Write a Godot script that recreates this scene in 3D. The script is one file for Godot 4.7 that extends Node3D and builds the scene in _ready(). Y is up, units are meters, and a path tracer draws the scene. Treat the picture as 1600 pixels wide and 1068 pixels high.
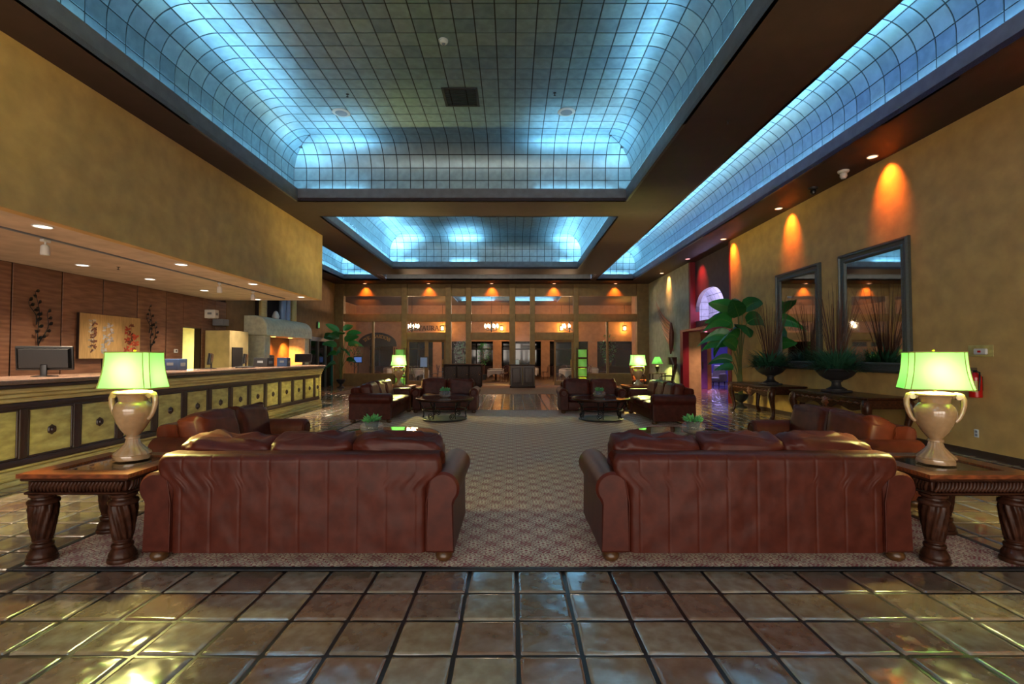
extends Node3D
# Hotel lobby at night. x to the east, y up, z = -depth (the camera looks along -z). Units are metres.

const H_CEIL := 5.05
const X_RIGHT := 6.78
const X_LEFT := -8.8
const D_FAR := 24.2
const CAM_Y := 1.465
const FOCAL := 762.0

class MB:
	var v := PackedVector3Array()
	var ix := PackedInt32Array()
	var uv := PackedVector2Array()
	var xf := Transform3D.IDENTITY
	func vert(p: Vector3, t := Vector2.ZERO) -> int:
		v.append(xf * p)
		uv.append(t)
		return v.size() - 1
	func tri(a: int, b: int, c: int) -> void:
		ix.append(a)
		ix.append(c)
		ix.append(b)
	func quad(a: Vector3, b: Vector3, c: Vector3, d: Vector3) -> void:
		var i := vert(a, Vector2(0, 0))
		vert(b, Vector2(1, 0))
		vert(c, Vector2(1, 1))
		vert(d, Vector2(0, 1))
		tri(i, i + 1, i + 2)
		tri(i, i + 2, i + 3)
	func box(c: Vector3, s: Vector3, bev := 0.0) -> void:
		var h := s * 0.5
		if bev <= 0.0:
			var p := []
			for k in 8:
				p.append(c + Vector3(h.x if k & 1 else -h.x, h.y if k & 2 else -h.y, h.z if k & 4 else -h.z))
			for f in [[4, 5, 7, 6], [1, 0, 2, 3], [5, 1, 3, 7], [0, 4, 6, 2], [6, 7, 3, 2], [0, 1, 5, 4]]:
				quad(p[f[0]], p[f[1]], p[f[2]], p[f[3]])
			return
		var b: float = min(bev, min(h.x, min(h.y, h.z)) * 0.98)
		var id := {}
		for k in 8:
			var sg := Vector3(1 if k & 1 else -1, 1 if k & 2 else -1, 1 if k & 4 else -1)
			for a in 3:
				var q := h - Vector3(b, b, b)
				q[a] = h[a]
				id[k * 3 + a] = vert(c + q * sg)
		for a in 3:
			var u := (a + 1) % 3
			var w := (a + 2) % 3
			for s2 in [0, 1]:
				var k0: int = s2 << a
				var r := [k0, k0 | (1 << u), k0 | (1 << u) | (1 << w), k0 | (1 << w)]
				if s2 == 0:
					r.reverse()
				tri(id[r[0] * 3 + a], id[r[1] * 3 + a], id[r[2] * 3 + a])
				tri(id[r[0] * 3 + a], id[r[2] * 3 + a], id[r[3] * 3 + a])
			# edges along axis a, between faces u and w
			for su in [0, 1]:
				for sw in [0, 1]:
					var e0: int = (su << u) | (sw << w)
					var e1: int = e0 | (1 << a)
					var q4 := [id[e0 * 3 + u], id[e1 * 3 + u], id[e1 * 3 + w], id[e0 * 3 + w]]
					if (su ^ sw) == 0:
						q4.reverse()
					tri(q4[0], q4[1], q4[2])
					tri(q4[0], q4[2], q4[3])
		for k in 8:
			var par := ((k & 1) + ((k >> 1) & 1) + ((k >> 2) & 1)) % 2
			if par == 1:
				tri(id[k * 3], id[k * 3 + 1], id[k * 3 + 2])
			else:
				tri(id[k * 3], id[k * 3 + 2], id[k * 3 + 1])
	func span(x0: float, x1: float, y0: float, y1: float, d0: float, d1: float, bev := 0.0) -> void:
		box(Vector3((x0 + x1) / 2, (y0 + y1) / 2, -(d0 + d1) / 2), Vector3(absf(x1 - x0), absf(y1 - y0), absf(d1 - d0)), bev)
	func grid(nu: int, nv: int, f: Callable, wrap_u := false, wrap_v := false) -> void:
		var base := v.size()
		var cu := nu if wrap_u else nu + 1
		var cv := nv if wrap_v else nv + 1
		for j in cv:
			for i in cu:
				var a := float(i) / nu
				var b := float(j) / nv
				vert(f.call(a, b), Vector2(a, b))
		for j in nv:
			for i in nu:
				var i1 := (i + 1) % cu
				var j1 := (j + 1) % cv
				var p := base + j * cu + i
				var q := base + j * cu + i1
				var r := base + j1 * cu + i1
				var s := base + j1 * cu + i
				tri(p, q, r)
				tri(p, r, s)
	func tube(pts: Array, rad, sides := 8, caps := true) -> void:
		var base := v.size()
		var n := pts.size()
		var up := Vector3.UP
		for k in n:
			var t: Vector3 = (pts[min(k + 1, n - 1)] - pts[max(k - 1, 0)]).normalized()
			if absf(t.dot(up)) > 0.97:
				up = Vector3.RIGHT if absf(t.x) < 0.9 else Vector3.BACK
			var a: Vector3 = up.cross(t).normalized()
			var b: Vector3 = t.cross(a)
			up = b
			var r: float = rad[k] if rad is Array else rad
			for i in sides:
				var w := TAU * i / sides
				vert(pts[k] + (a * cos(w) + b * sin(w)) * r, Vector2(float(i) / sides, float(k) / n))
		for k in n - 1:
			for i in sides:
				var i1 := (i + 1) % sides
				var p := base + k * sides
				tri(p + i, p + i1, p + sides + i1)
				tri(p + i, p + sides + i1, p + sides + i)
		if caps:
			for e in [0, n - 1]:
				var c := vert(pts[e])
				var ring := []
				for i in sides:
					ring.append(vert(v_local(base + e * sides + i)))
				for i in sides:
					if e == 0:
						tri(c, ring[(i + 1) % sides], ring[i])
					else:
						tri(c, ring[i], ring[(i + 1) % sides])
	func v_local(i: int) -> Vector3:
		return xf.affine_inverse() * v[i]
	func lathe(prof: Array, segs := 20, at := Vector3.ZERO, radial = null) -> void:
		# profile of Vector2(radius, height), bottom to top; sharp bends are split
		var rows := []
		for k in prof.size():
			rows.append([prof[k], k])
			if k > 0 and k < prof.size() - 1:
				var d0: Vector2 = (prof[k] - prof[k - 1]).normalized()
				var d1: Vector2 = (prof[k + 1] - prof[k]).normalized()
				if d0.dot(d1) < 0.72:
					rows.append([prof[k], -1])
		var base := v.size()
		for r in rows:
			for i in segs:
				var w := TAU * i / segs
				var rad: float = r[0].x
				if radial != null:
					rad *= radial.call(w, r[0].y)
				vert(at + Vector3(cos(w) * rad, r[0].y, sin(w) * rad), Vector2(float(i) / segs, r[0].y))
		for k in rows.size() - 1:
			if rows[k + 1][1] == -1:
				continue
			for i in segs:
				var i1 := (i + 1) % segs
				var p := base + k * segs
				tri(p + i, p + segs + i, p + segs + i1)
				tri(p + i, p + segs + i1, p + i1)
	func prism(poly: PackedVector2Array, z0: float, z1: float, bev := 0.0) -> void:
		# polygon in x,y (counterclockwise) drawn out along z
		if Geometry2D.is_polygon_clockwise(poly):
			poly = poly.duplicate()
			poly.reverse()
		var n := poly.size()
		var c := Vector2.ZERO
		for p in poly:
			c += p / n
		var ring := func(z: float, shrink: float) -> Array:
			var out := []
			for k in n:
				var d: Vector2 = c - poly[k]
				out.append(Vector3(poly[k].x, poly[k].y, z) + Vector3(d.x, d.y, 0).normalized() * shrink)
			return out
		var layers := []
		if bev > 0.0:
			layers = [ring.call(z0, bev), ring.call(z0 + bev, 0.0), ring.call(z1 - bev, 0.0), ring.call(z1, bev)]
		else:
			layers = [ring.call(z0, 0.0), ring.call(z1, 0.0)]
		for l in layers.size() - 1:
			var ids := []
			for k in n:
				var e0: Vector2 = (poly[k] - poly[(k + n - 1) % n]).normalized()
				var e1: Vector2 = (poly[(k + 1) % n] - poly[k]).normalized()
				var a := vert(layers[l][k])
				var b := vert(layers[l + 1][k])
				if e0.dot(e1) < 0.75:
					ids.append([a, b, vert(layers[l][k]), vert(layers[l + 1][k])])
				else:
					ids.append([a, b, a, b])
			for k in n:
				var p: Array = ids[k]
				var q: Array = ids[(k + 1) % n]
				tri(p[2], q[0], q[1])
				tri(p[2], q[1], p[3])
		var t := Geometry2D.triangulate_polygon(poly)
		for e in [0, 1]:
			var at: Array = layers[0 if e == 0 else layers.size() - 1]
			var ids2 := []
			for k in n:
				ids2.append(vert(at[k]))
			for k in range(0, t.size(), 3):
				var a2: Vector2 = poly[t[k + 1]] - poly[t[k]]
				var b2: Vector2 = poly[t[k + 2]] - poly[t[k]]
				var ccw := a2.cross(b2) > 0
				if ccw == (e == 1):
					tri(ids2[t[k]], ids2[t[k + 1]], ids2[t[k + 2]])
				else:
					tri(ids2[t[k]], ids2[t[k + 2]], ids2[t[k + 1]])
	func commit() -> ArrayMesh:
		var nrm := PackedVector3Array()
		nrm.resize(v.size())
		for k in range(0, ix.size(), 3):
			var a := ix[k]
			var b := ix[k + 1]
			var c := ix[k + 2]
			var f := (v[c] - v[a]).cross(v[b] - v[a])
			nrm[a] += f
			nrm[b] += f
			nrm[c] += f
		for k in nrm.size():
			nrm[k] = nrm[k].normalized() if nrm[k].length_squared() > 1e-20 else Vector3.UP
		var arr := []
		arr.resize(Mesh.ARRAY_MAX)
		arr[Mesh.ARRAY_VERTEX] = v
		arr[Mesh.ARRAY_NORMAL] = nrm
		arr[Mesh.ARRAY_TEX_UV] = uv
		arr[Mesh.ARRAY_INDEX] = ix
		var m := ArrayMesh.new()
		m.add_surface_from_arrays(Mesh.PRIMITIVE_TRIANGLES, arr)
		return m

var used_names := {}
var rng := RandomNumberGenerator.new()
var mats := {}
var tex := {}

func P(x: float, y: float, d: float) -> Vector3:
	return Vector3(x, y, -d)

func numbered(n: String) -> String:
	if not used_names.has(n):
		used_names[n] = 0
		return n
	used_names[n] += 1
	return "%s_%03d" % [n, used_names[n]]

func tag(o: Node, label: String, category: String, group := "") -> void:
	o.set_meta("label", label)
	o.set_meta("category", category)
	if group != "":
		o.set_meta("group", group)

func thing(called: String, label: String, category: String, at := Vector3.ZERO, turn := 0.0, group := "") -> Node3D:
	var o := Node3D.new()
	o.name = numbered(called)
	add_child(o)
	o.position = at
	o.rotation.y = turn
	tag(o, label, category, group)
	return o

func structure(called: String, label := "") -> Node3D:
	var o := Node3D.new()
	o.name = numbered(called)
	add_child(o)
	o.set_meta("kind", "structure")
	if label != "":
		o.set_meta("label", label)
	return o

func part(parent: Node, called: String, mesh, m: Material) -> MeshInstance3D:
	var o := MeshInstance3D.new()
	o.name = called
	o.mesh = mesh.commit() if mesh is MB else mesh
	o.material_override = m
	parent.add_child(o, true)
	return o

func dup(src: Node3D, at: Vector3, turn: float, label: String, group := "") -> Node3D:
	var r: Node3D = src.duplicate()
	r.name = numbered(String(src.get_meta("base_name")) if src.has_meta("base_name") else String(src.name))
	add_child(r)
	r.position = at
	r.rotation.y = turn
	r.set_meta("label", label)
	if group != "":
		r.set_meta("group", group)
	return r

func mat(called: String, col: Color, rough := 0.6, metal := 0.0) -> StandardMaterial3D:
	var m := StandardMaterial3D.new()
	m.resource_name = called
	m.albedo_color = col
	m.roughness = rough
	m.metallic = metal
	mats[called] = m
	return m

func grain(m: StandardMaterial3D, t: Texture2D, scale: Vector3, bump: Texture2D = null, height := 0.0) -> StandardMaterial3D:
	m.uv1_triplanar = true
	m.uv1_world_triplanar = true
	m.uv1_scale = scale
	if t:
		m.albedo_texture = t
	if bump:
		m.heightmap_enabled = true
		m.heightmap_texture = bump
		m.heightmap_scale = height
	return m

func noise_tex(sd: int, freq: float, lo: float, hi: float, octaves := 4, kind := FastNoiseLite.TYPE_SIMPLEX_SMOOTH, size := 512, tint_lo := Color.WHITE, tint_hi := Color.WHITE) -> NoiseTexture2D:
	var n := FastNoiseLite.new()
	n.seed = sd
	n.noise_type = kind
	n.frequency = freq
	n.fractal_octaves = octaves
	var g := Gradient.new()
	g.set_color(0, Color(lo * tint_lo.r, lo * tint_lo.g, lo * tint_lo.b))
	g.set_color(1, Color(hi * tint_hi.r, hi * tint_hi.g, hi * tint_hi.b))
	var t := NoiseTexture2D.new()
	t.width = size
	t.height = size
	t.seamless = true
	t.noise = n
	t.color_ramp = g
	return t

func glow(called: String, col: Color, energy: float) -> StandardMaterial3D:
	var m := mat(called, col, 0.5)
	m.emission_enabled = true
	m.emission = col
	m.emission_energy_multiplier = energy
	return m

func clear_glass(called: String, alpha: float, tint := Color(1, 1, 1)) -> StandardMaterial3D:
	var m := mat(called, Color(tint.r, tint.g, tint.b, alpha), 0.03)
	m.transparency = BaseMaterial3D.TRANSPARENCY_ALPHA
	return m

func area(at: Vector3, dir: Vector3, along: Vector3, size: Vector2, col: Color, energy: float, parent: Node = self) -> AreaLight3D:
	var l := AreaLight3D.new()
	l.name = "strip_light"
	var z := -dir.normalized()
	var x := (along - z * along.dot(z)).normalized()
	l.area_size = size
	l.light_color = col
	l.light_energy = energy
	l.shadow_enabled = true
	l.area_range = 40.0
	parent.add_child(l, true)
	l.transform = Transform3D(Basis(x, z.cross(x), z), at)
	return l

func omni(at: Vector3, col: Color, energy: float, size := 0.05, parent: Node = self) -> OmniLight3D:
	var l := OmniLight3D.new()
	l.name = "lamp_light"
	l.light_color = col
	l.light_energy = energy
	l.light_size = size
	l.omni_range = 30.0
	l.omni_attenuation = 2.0
	l.shadow_enabled = true
	parent.add_child(l, true)
	l.position = at
	return l

func spot(at: Vector3, dir: Vector3, angle: float, col: Color, energy: float, size := 0.04, parent: Node = self) -> SpotLight3D:
	var l := SpotLight3D.new()
	l.name = "spot_light"
	l.light_color = col
	l.light_energy = energy
	l.light_size = size
	l.spot_angle = angle
	l.spot_angle_attenuation = 1.0
	l.spot_range = 30.0
	l.spot_attenuation = 2.0
	l.shadow_enabled = true
	parent.add_child(l, true)
	var up := Vector3.BACK if absf(dir.normalized().y) > 0.9 else Vector3.UP
	l.transform = Transform3D(Basis.looking_at(dir.normalized(), up), at)
	return l

# projected size in pixels of a small square at p: used only to choose which pieces show largest
func shows(p: Vector3, size: float) -> float:
	var d := -p.z
	if d < 0.8:
		return 0.0
	var px := 800.0 + FOCAL * p.x / d
	var py := 556.0 - FOCAL * (p.y - CAM_Y) / d
	if px < -20 or px > 1620 or py < -20 or py > 1090:
		return 0.0
	return size / d

func pseudo(k: int) -> float:
	var x := sin(float(k) * 12.9898 + 78.233) * 43758.5453
	return x - floorf(x)

# strengths and colours of the lights the place has
const COVE_COLOR := Color(0.60, 0.86, 1.0)
const COVE_VIOLET := Color(0.55, 0.62, 1.0)
const COVE_ENERGY := 1.3          # per metre of tube
const WASH_COLOR := Color(1.0, 0.48, 0.16)
const WASH_ENERGY := 4.5
const DESK_COLOR := Color(1.0, 0.90, 0.77)
const DESK_ENERGY := 20.0
const LAMP_COLOR := Color(1.0, 0.94, 0.56)
const LAMP_ENERGY := 2.8
const DUSK_COLOR := Color(1.0, 0.93, 0.85)
const DUSK_ENERGY := 14.5          # evening daylight through each entrance window
const TROUGH_ENERGY := 1.8
const EXPOSURE := 1.62

var ceiling_root: Node3D
var tile_parts := []
var tube_mat: StandardMaterial3D

func _ready() -> void:
	rng.seed = 7
	var cam := Camera3D.new()
	cam.name = "camera"
	cam.fov = rad_to_deg(2.0 * atan(534.0 / FOCAL))
	cam.near = 0.05
	cam.far = 120.0
	add_child(cam)
	cam.position = Vector3(0, CAM_Y, 0)
	cam.rotation_degrees = Vector3(rad_to_deg(atan(22.0 / FOCAL)), 0, 0)
	cam.current = true
	var env := Environment.new()
	env.background_mode = Environment.BG_COLOR
	env.background_color = Color(0.50, 0.56, 0.66)
	env.tonemap_mode = Environment.TONE_MAPPER_LINEAR
	env.tonemap_exposure = EXPOSURE
	env.sdfgi_enabled = true
	env.ssao_enabled = true
	env.ssil_enabled = true
	var we := WorldEnvironment.new()
	we.name = "world_environment"
	we.environment = env
	add_child(we)
	make_materials()
	build_floor()
	build_ceiling()
	build_walls()
	build_storefront()
	build_restaurant()
	build_passage()
	build_reception()
	build_fireplace()
	build_seating()
	build_tables_and_lamps()
	build_right_side()
	build_far_side()
	build_fittings()

func make_materials() -> void:
	tex.mottle = noise_tex(3, 0.012, 0.84, 1.0, 5)
	tex.clay = noise_tex(21, 0.005, 0.78, 1.0, 4, FastNoiseLite.TYPE_SIMPLEX_SMOOTH, 1024, Color(1.0, 0.93, 0.86), Color(1.0, 1.0, 1.0))
	tex.wave = noise_tex(5, 0.006, 0.0, 1.0, 2)
	tex.wood = noise_tex(14, 0.008, 0.72, 1.0, 5, FastNoiseLite.TYPE_SIMPLEX_SMOOTH, 512, Color(1.0, 0.93, 0.88), Color(1, 1, 1))
	tex.streak = noise_tex(13, 0.008, 0.45, 1.0, 5)
	tex.leather = noise_tex(17, 0.010, 0.72, 1.0, 5, FastNoiseLite.TYPE_SIMPLEX_SMOOTH, 512, Color(1.0, 0.9, 0.88), Color(1, 1, 1))
	tex.silver = noise_tex(29, 0.010, 0.85, 1.0, 5)
	# setting
	for k in 6:
		var base: Color = [Color(0.57, 0.53, 0.47), Color(0.52, 0.47, 0.41), Color(0.52, 0.43, 0.37), Color(0.60, 0.57, 0.50), Color(0.47, 0.42, 0.37), Color(0.55, 0.51, 0.44)][k]
		var m := grain(mat("saltillo_%d" % k, base, 0.17), tex.clay, Vector3(1.7, 1.7, 1.7), tex.wave, 0.5)
		m.metallic_specular = 0.7
		m.clearcoat_enabled = true
		m.clearcoat = 1.0
		m.clearcoat_roughness = 0.08
		m.uv1_offset = Vector3(k * 0.37, k * 0.21, k * 0.53)
	var mm: StandardMaterial3D = mats["saltillo_0"].duplicate()
	mm.albedo_color = Color.WHITE
	mm.vertex_color_use_as_albedo = true
	mats["saltillo_many"] = mm
	grain(mat("grout", Color(0.12, 0.115, 0.12), 0.3), tex.mottle, Vector3(3, 3, 3))
	for k in 3:
		var c: Color = [Color(0.62, 0.71, 0.74), Color(0.57, 0.66, 0.70), Color(0.65, 0.73, 0.74)][k]
		grain(mat("silver_%d" % k, c, 0.50, 0.86), tex.silver, Vector3(0.9, 0.9, 0.9))
		mats["silver_%d" % k].uv1_offset = Vector3(k * 0.31, k * 0.47, k * 0.11)
	grain(mat("pale_tile", Color(0.74, 0.74, 0.80), 0.4, 0.1), tex.silver, Vector3(0.9, 0.9, 0.9))
	mat("silver_joint", Color(0.16, 0.19, 0.20), 0.5, 0.3)
	grain(mat("beam_brown", Color(0.21, 0.128, 0.135), 0.62), tex.mottle, Vector3(0.5, 0.5, 0.5))
	grain(mat("lip_grey", Color(0.40, 0.41, 0.43), 0.55), tex.mottle, Vector3(0.6, 0.6, 0.6))
	grain(mat("ochre", Color(0.79, 0.64, 0.38), 0.75), tex.mottle, Vector3(0.35, 0.35, 0.35))
	grain(mat("tan_paint", Color(0.58, 0.44, 0.27), 0.75), tex.mottle, Vector3(0.4, 0.4, 0.4))
	grain(mat("olive_trim", Color(0.52, 0.42, 0.24), 0.6), tex.mottle, Vector3(0.5, 0.5, 0.5))
	grain(mat("sage", Color(0.70, 0.73, 0.63), 0.8), tex.mottle, Vector3(0.4, 0.4, 0.4))
	grain(mat("plum", Color(0.30, 0.255, 0.29), 0.7), tex.mottle, Vector3(0.4, 0.4, 0.4))
	mat("maroon", Color(0.50, 0.09, 0.14), 0.5)
	grain(mat("cream_wall", Color(0.80, 0.72, 0.50), 0.8), tex.mottle, Vector3(0.4, 0.4, 0.4))
	grain(mat("soffit_white", Color(0.80, 0.72, 0.62), 0.8), tex.mottle, Vector3(0.3, 0.3, 0.3))
	grain(mat("salmon", Color(0.70, 0.52, 0.40), 0.8), tex.mottle, Vector3(0.3, 0.3, 0.3))
	grain(mat("violet_wall", Color(0.50, 0.46, 0.80), 0.8), tex.mottle, Vector3(0.3, 0.3, 0.3))
	grain(mat("stucco", Color(0.86, 0.86, 0.75), 0.9), tex.mottle, Vector3(0.8, 0.8, 0.8))
	grain(mat("panel_wood", Color(0.53, 0.38, 0.285), 0.45), tex.wood, Vector3(0.4, 3.2, 0.4))
	grain(mat("panel_wood_pale", Color(0.56, 0.40, 0.30), 0.45), tex.wood, Vector3(0.4, 3.2, 0.4))
	mats["panel_wood_pale"].uv1_offset = Vector3(0.3, 0.4, 0.7)
	mat("seam_dark", Color(0.16, 0.10, 0.08), 0.6)
	mats["seam_dark"].metallic_specular = 0.3
	# furniture
	var le := grain(mat("leather", Color(0.322, 0.140, 0.098), 0.42), tex.leather, Vector3(1.3, 1.3, 1.3))
	le.uv1_world_triplanar = false
	le.metallic_specular = 0.32
	grain(mat("dark_wood", Color(0.30, 0.175, 0.125), 0.32), tex.streak, Vector3(3, 3, 3))
	mats["dark_wood"].metallic_specular = 0.27
	grain(mat("red_wood", Color(0.58, 0.30, 0.16), 0.28), tex.streak, Vector3(2, 8, 8))
	grain(mat("console_wood", Color(0.33, 0.18, 0.10), 0.28), tex.streak, Vector3(4, 4, 2))
	mats["console_wood"].metallic_specular = 0.35
	grain(mat("foot_wood", Color(0.42, 0.28, 0.15), 0.35), tex.streak, Vector3(6, 6, 6))
	mat("iron", Color(0.085, 0.085, 0.09), 0.35, 0.6)
	mat("black", Color(0.05, 0.05, 0.055), 0.35)
	mat("charcoal", Color(0.13, 0.135, 0.15), 0.45)
	mat("white_plastic", Color(0.80, 0.80, 0.78), 0.4)
	mat("grey_plastic", Color(0.45, 0.47, 0.5), 0.45)
	mat("blue_plastic", Color(0.20, 0.28, 0.42), 0.45)
	mat("red_enamel", Color(0.72, 0.07, 0.07), 0.25)
	mat("chrome", Color(0.75, 0.75, 0.76), 0.2, 1.0)
	mat("mirror_glass", Color(0.86, 0.88, 0.88), 0.03, 1.0)
	grain(mat("pewter_frame", Color(0.34, 0.36, 0.34), 0.4, 0.35), tex.mottle, Vector3(3, 3, 3))
	grain(mat("urn_stone", Color(0.16, 0.155, 0.165), 0.55), tex.mottle, Vector3(3, 3, 3))
	var ce := grain(mat("ceramic", Color(0.68, 0.55, 0.40), 0.22), tex.mottle, Vector3(2.5, 2.5, 2.5))
	ce.clearcoat_enabled = true
	ce.clearcoat = 0.8
	ce.clearcoat_roughness = 0.08
	var sh := mat("lamp_shade", Color(0.66, 0.95, 0.52), 0.9)
	sh.backlight_enabled = true
	sh.backlight = Color(0.080, 0.205, 0.115)
	mat("shade_trim", Color(0.62, 0.55, 0.28), 0.7)
	clear_glass("glass", 0.07).metallic_specular = 0.16
	clear_glass("table_glass", 0.30, Color(0.16, 0.17, 0.13))
	clear_glass("dark_glass", 0.55, Color(0.03, 0.05, 0.08))
	clear_glass("bowl_glass", 0.10, Color(0.9, 0.95, 1.0))
	mat("night_glass", Color(0.02, 0.025, 0.045), 0.06)
	grain(mat("cream_panel", Color(0.84, 0.80, 0.49), 0.42), tex.wood, Vector3(0.8, 2.0, 0.8))
	grain(mat("cream_trim", Color(0.90, 0.82, 0.53), 0.42), tex.wood, Vector3(0.4, 6.0, 0.4))
	grain(mat("umber_frame", Color(0.23, 0.15, 0.125), 0.4), tex.mottle, Vector3(2, 2, 2))
	grain(mat("counter_stone", Color(0.52, 0.42, 0.36), 0.2), tex.mottle, Vector3(3, 3, 3))
	var lf := grain(mat("leaf_green", Color(0.20, 0.54, 0.24), 0.35), tex.mottle, Vector3(4, 4, 4))
	lf.backlight_enabled = true
	lf.backlight = Color(0.10, 0.24, 0.06)
	var lf2: StandardMaterial3D = lf.duplicate()
	lf2.albedo_color = Color(0.14, 0.41, 0.20)
	mats["leaf_dark"] = lf2
	mat("leaf_rib", Color(0.42, 0.58, 0.26), 0.5)
	grain(mat("grass_blade", Color(0.20, 0.40, 0.29), 0.5), tex.mottle, Vector3(6, 6, 6))
	grain(mat("twig", Color(0.34, 0.19, 0.12), 0.7), tex.mottle, Vector3(6, 6, 6))
	grain(mat("stalk", Color(0.40, 0.42, 0.20), 0.55), tex.mottle, Vector3(6, 6, 6))
	mat("succulent", Color(0.30, 0.58, 0.33), 0.5)
	mat("soil", Color(0.13, 0.09, 0.07), 0.9)
	var cl := grain(mat("white_cloth", Color(0.80, 0.76, 0.74), 0.9), tex.mottle, Vector3(2, 2, 2))
	cl.rim_enabled = true
	cl.rim = 0.3
	grain(mat("bent_wood", Color(0.38, 0.11, 0.09), 0.35), tex.streak, Vector3(4, 4, 4))
	grain(mat("tan_carpet", Color(0.50, 0.36, 0.26), 0.95), tex.mottle, Vector3(1.2, 1.2, 1.2))
	grain(mat("bronze", Color(0.48, 0.27, 0.20), 0.4, 0.3), tex.mottle, Vector3(3, 3, 3))
	grain(mat("bronze_pale", Color(0.62, 0.38, 0.29), 0.4, 0.3), tex.mottle, Vector3(3, 3, 3))
	grain(mat("orange_cloth", Color(0.78, 0.34, 0.14), 0.8), tex.mottle, Vector3(3, 3, 3))
	mat("flue_blue", Color(0.52, 0.60, 0.72), 0.4, 0.3)
	mat("teal_metal", Color(0.10, 0.42, 0.38), 0.4, 0.2)
	mat("brass", Color(0.72, 0.55, 0.22), 0.3, 0.8)
	tube_mat = glow("cove_tube", Color(0.6, 0.9, 1.0), 1.5)

# ---------------------------------------------------------------- floor
func tile_mesh(kind: int) -> MB:
	var m := MB.new()
	var c := [-1.0, -0.955, -0.86, 0.86, 0.955, 1.0]
	var hgt := [0.0, 0.0065, 0.0095, 0.0095, 0.0065, 0.0]
	var h := 0.147
	m.grid(5, 5, func(a, b):
		var i := int(round(a * 5.0))
		var j := int(round(b * 5.0))
		var y: float = min(hgt[i], hgt[j])
		var e := kind * 101 + i * 7 + j * 13
		var jx := (pseudo(e) - 0.5) * 0.006
		var jz := (pseudo(e + 50) - 0.5) * 0.006
		var round_off := 0.985 if (i in [0, 5] and j in [0, 5]) else 1.0
		return Vector3(c[i] * h * round_off + jx, y - 0.004 + (pseudo(e + 9) - 0.5) * 0.0022, -c[j] * h * round_off + jz))
	return m

func build_floor() -> void:
	var floor_root := structure("floor", "glazed brown clay tile floor with dark joints")
	var slab := MB.new()
	slab.span(-12.0, 12.5, -0.2, -0.005, -6.5, 24.3)
	part(floor_root, "slab", slab, mats.grout)
	var kinds := []
	for k in 8:
		kinds.append(tile_mesh(k).commit())
	var spots := []
	var n := 0
	for i in range(-30, 36):
		for j in range(-10, 75):
			n += 1
			var x := 0.031 + (i + 0.5) * 0.315
			var d := 2.43 + (j - 3.5 + 0.5) * 0.315 - 0.1575
			if d > 24.1 or x < -11.5 or x > 11.5:
				continue
			if x > -3.30 and x < 3.52 and d > 3.45 and d < 13.1:
				continue
			if d > 18.95 and x > -7.0 and x < 5.8:
				continue
			if x < -5.75 and d < 14.3 and x > -6.4:
				continue
			var p := Vector3(x, 0, -d)
			var hidden := (x < -5.9 and d < 14.2) or x > 6.9
			spots.append([0.0 if hidden else shows(p, 1.0) * (0.25 + 1.0 / max(d, 1.0)), p, n])
	spots.sort_custom(func(a, b): return a[0] > b[0])
	var rest := []
	for k in spots.size():
		var s: Array = spots[k]
		var id: int = s[2]
		var turn := PI / 2 * (id % 4)
		if k < 300:
			var o := part(floor_root, "tile", kinds[int(pseudo(id) * 7.99)], mats["saltillo_%d" % int(pseudo(id + 77) * 5.99)])
			o.position = s[1]
			o.rotation.y = turn
		else:
			rest.append(s)
	var mmi := MultiMeshInstance3D.new()
	mmi.name = "tile_field"
	mmi.set_meta("kind", "stuff")
	var mm := MultiMesh.new()
	mm.transform_format = MultiMesh.TRANSFORM_3D
	mm.use_colors = true
	mm.mesh = kinds[2]
	mm.instance_count = rest.size()
	for k in rest.size():
		var id: int = rest[k][2]
		mm.set_instance_transform(k, Transform3D(Basis(Vector3.UP, PI / 2 * (id % 4)), rest[k][1]))
		mm.set_instance_color(k, mats["saltillo_%d" % int(pseudo(id + 77) * 5.99)].albedo_color.srgb_to_linear())
	mmi.multimesh = mm
	mmi.material_override = mats["saltillo_many"]
	floor_root.add_child(mmi)
	# the lobby rug
	var rug := thing("area_rug", "large patterned red and taupe carpet under the lobby sofas", "rug", Vector3(0.105, 0, -8.28))
	var rm := mat("rug_weave", Color.WHITE, 0.95)
	rm.albedo_texture = rug_texture()
	rm.rim_enabled = true
	rm.rim = 0.25
	var w := 3.555
	var l := 4.92
	var pile := MB.new()
	pile.grid(36, 48, func(a, b): return Vector3(-w + 0.05 + a * (2 * w - 0.1), 0.012, l - 0.05 - b * (2 * l - 0.1)))
	for k in pile.v.size():
		pile.uv[k] = Vector2(pile.v[k].x / 0.54, pile.v[k].z / 0.54)
	part(rug, "pile", pile, rm)
	var edge := MB.new()
	for s in [-1, 1]:
		edge.box(Vector3(s * (w - 0.025), 0.0085, 0), Vector3(0.05, 0.013, 2 * l), 0.005)
		edge.box(Vector3(0, 0.0085, s * (l - 0.025)), Vector3(2 * w - 0.1, 0.013, 0.05), 0.005)
	part(rug, "binding", edge, mats.charcoal)
	var under := MB.new()
	under.box(Vector3(0, 0.004, 0), Vector3(2 * w - 0.1, 0.008, 2 * l - 0.1))
	part(rug, "backing", under, mats.charcoal)
	var run := structure("floor_carpet", "plain tan carpet strip before the glazed restaurant front")
	var rc := MB.new()
	rc.span(-7.0, 5.8, 0.0, 0.014, 18.8, 24.05, 0.004)
	part(run, "pile", rc, mats.tan_carpet)

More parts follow.
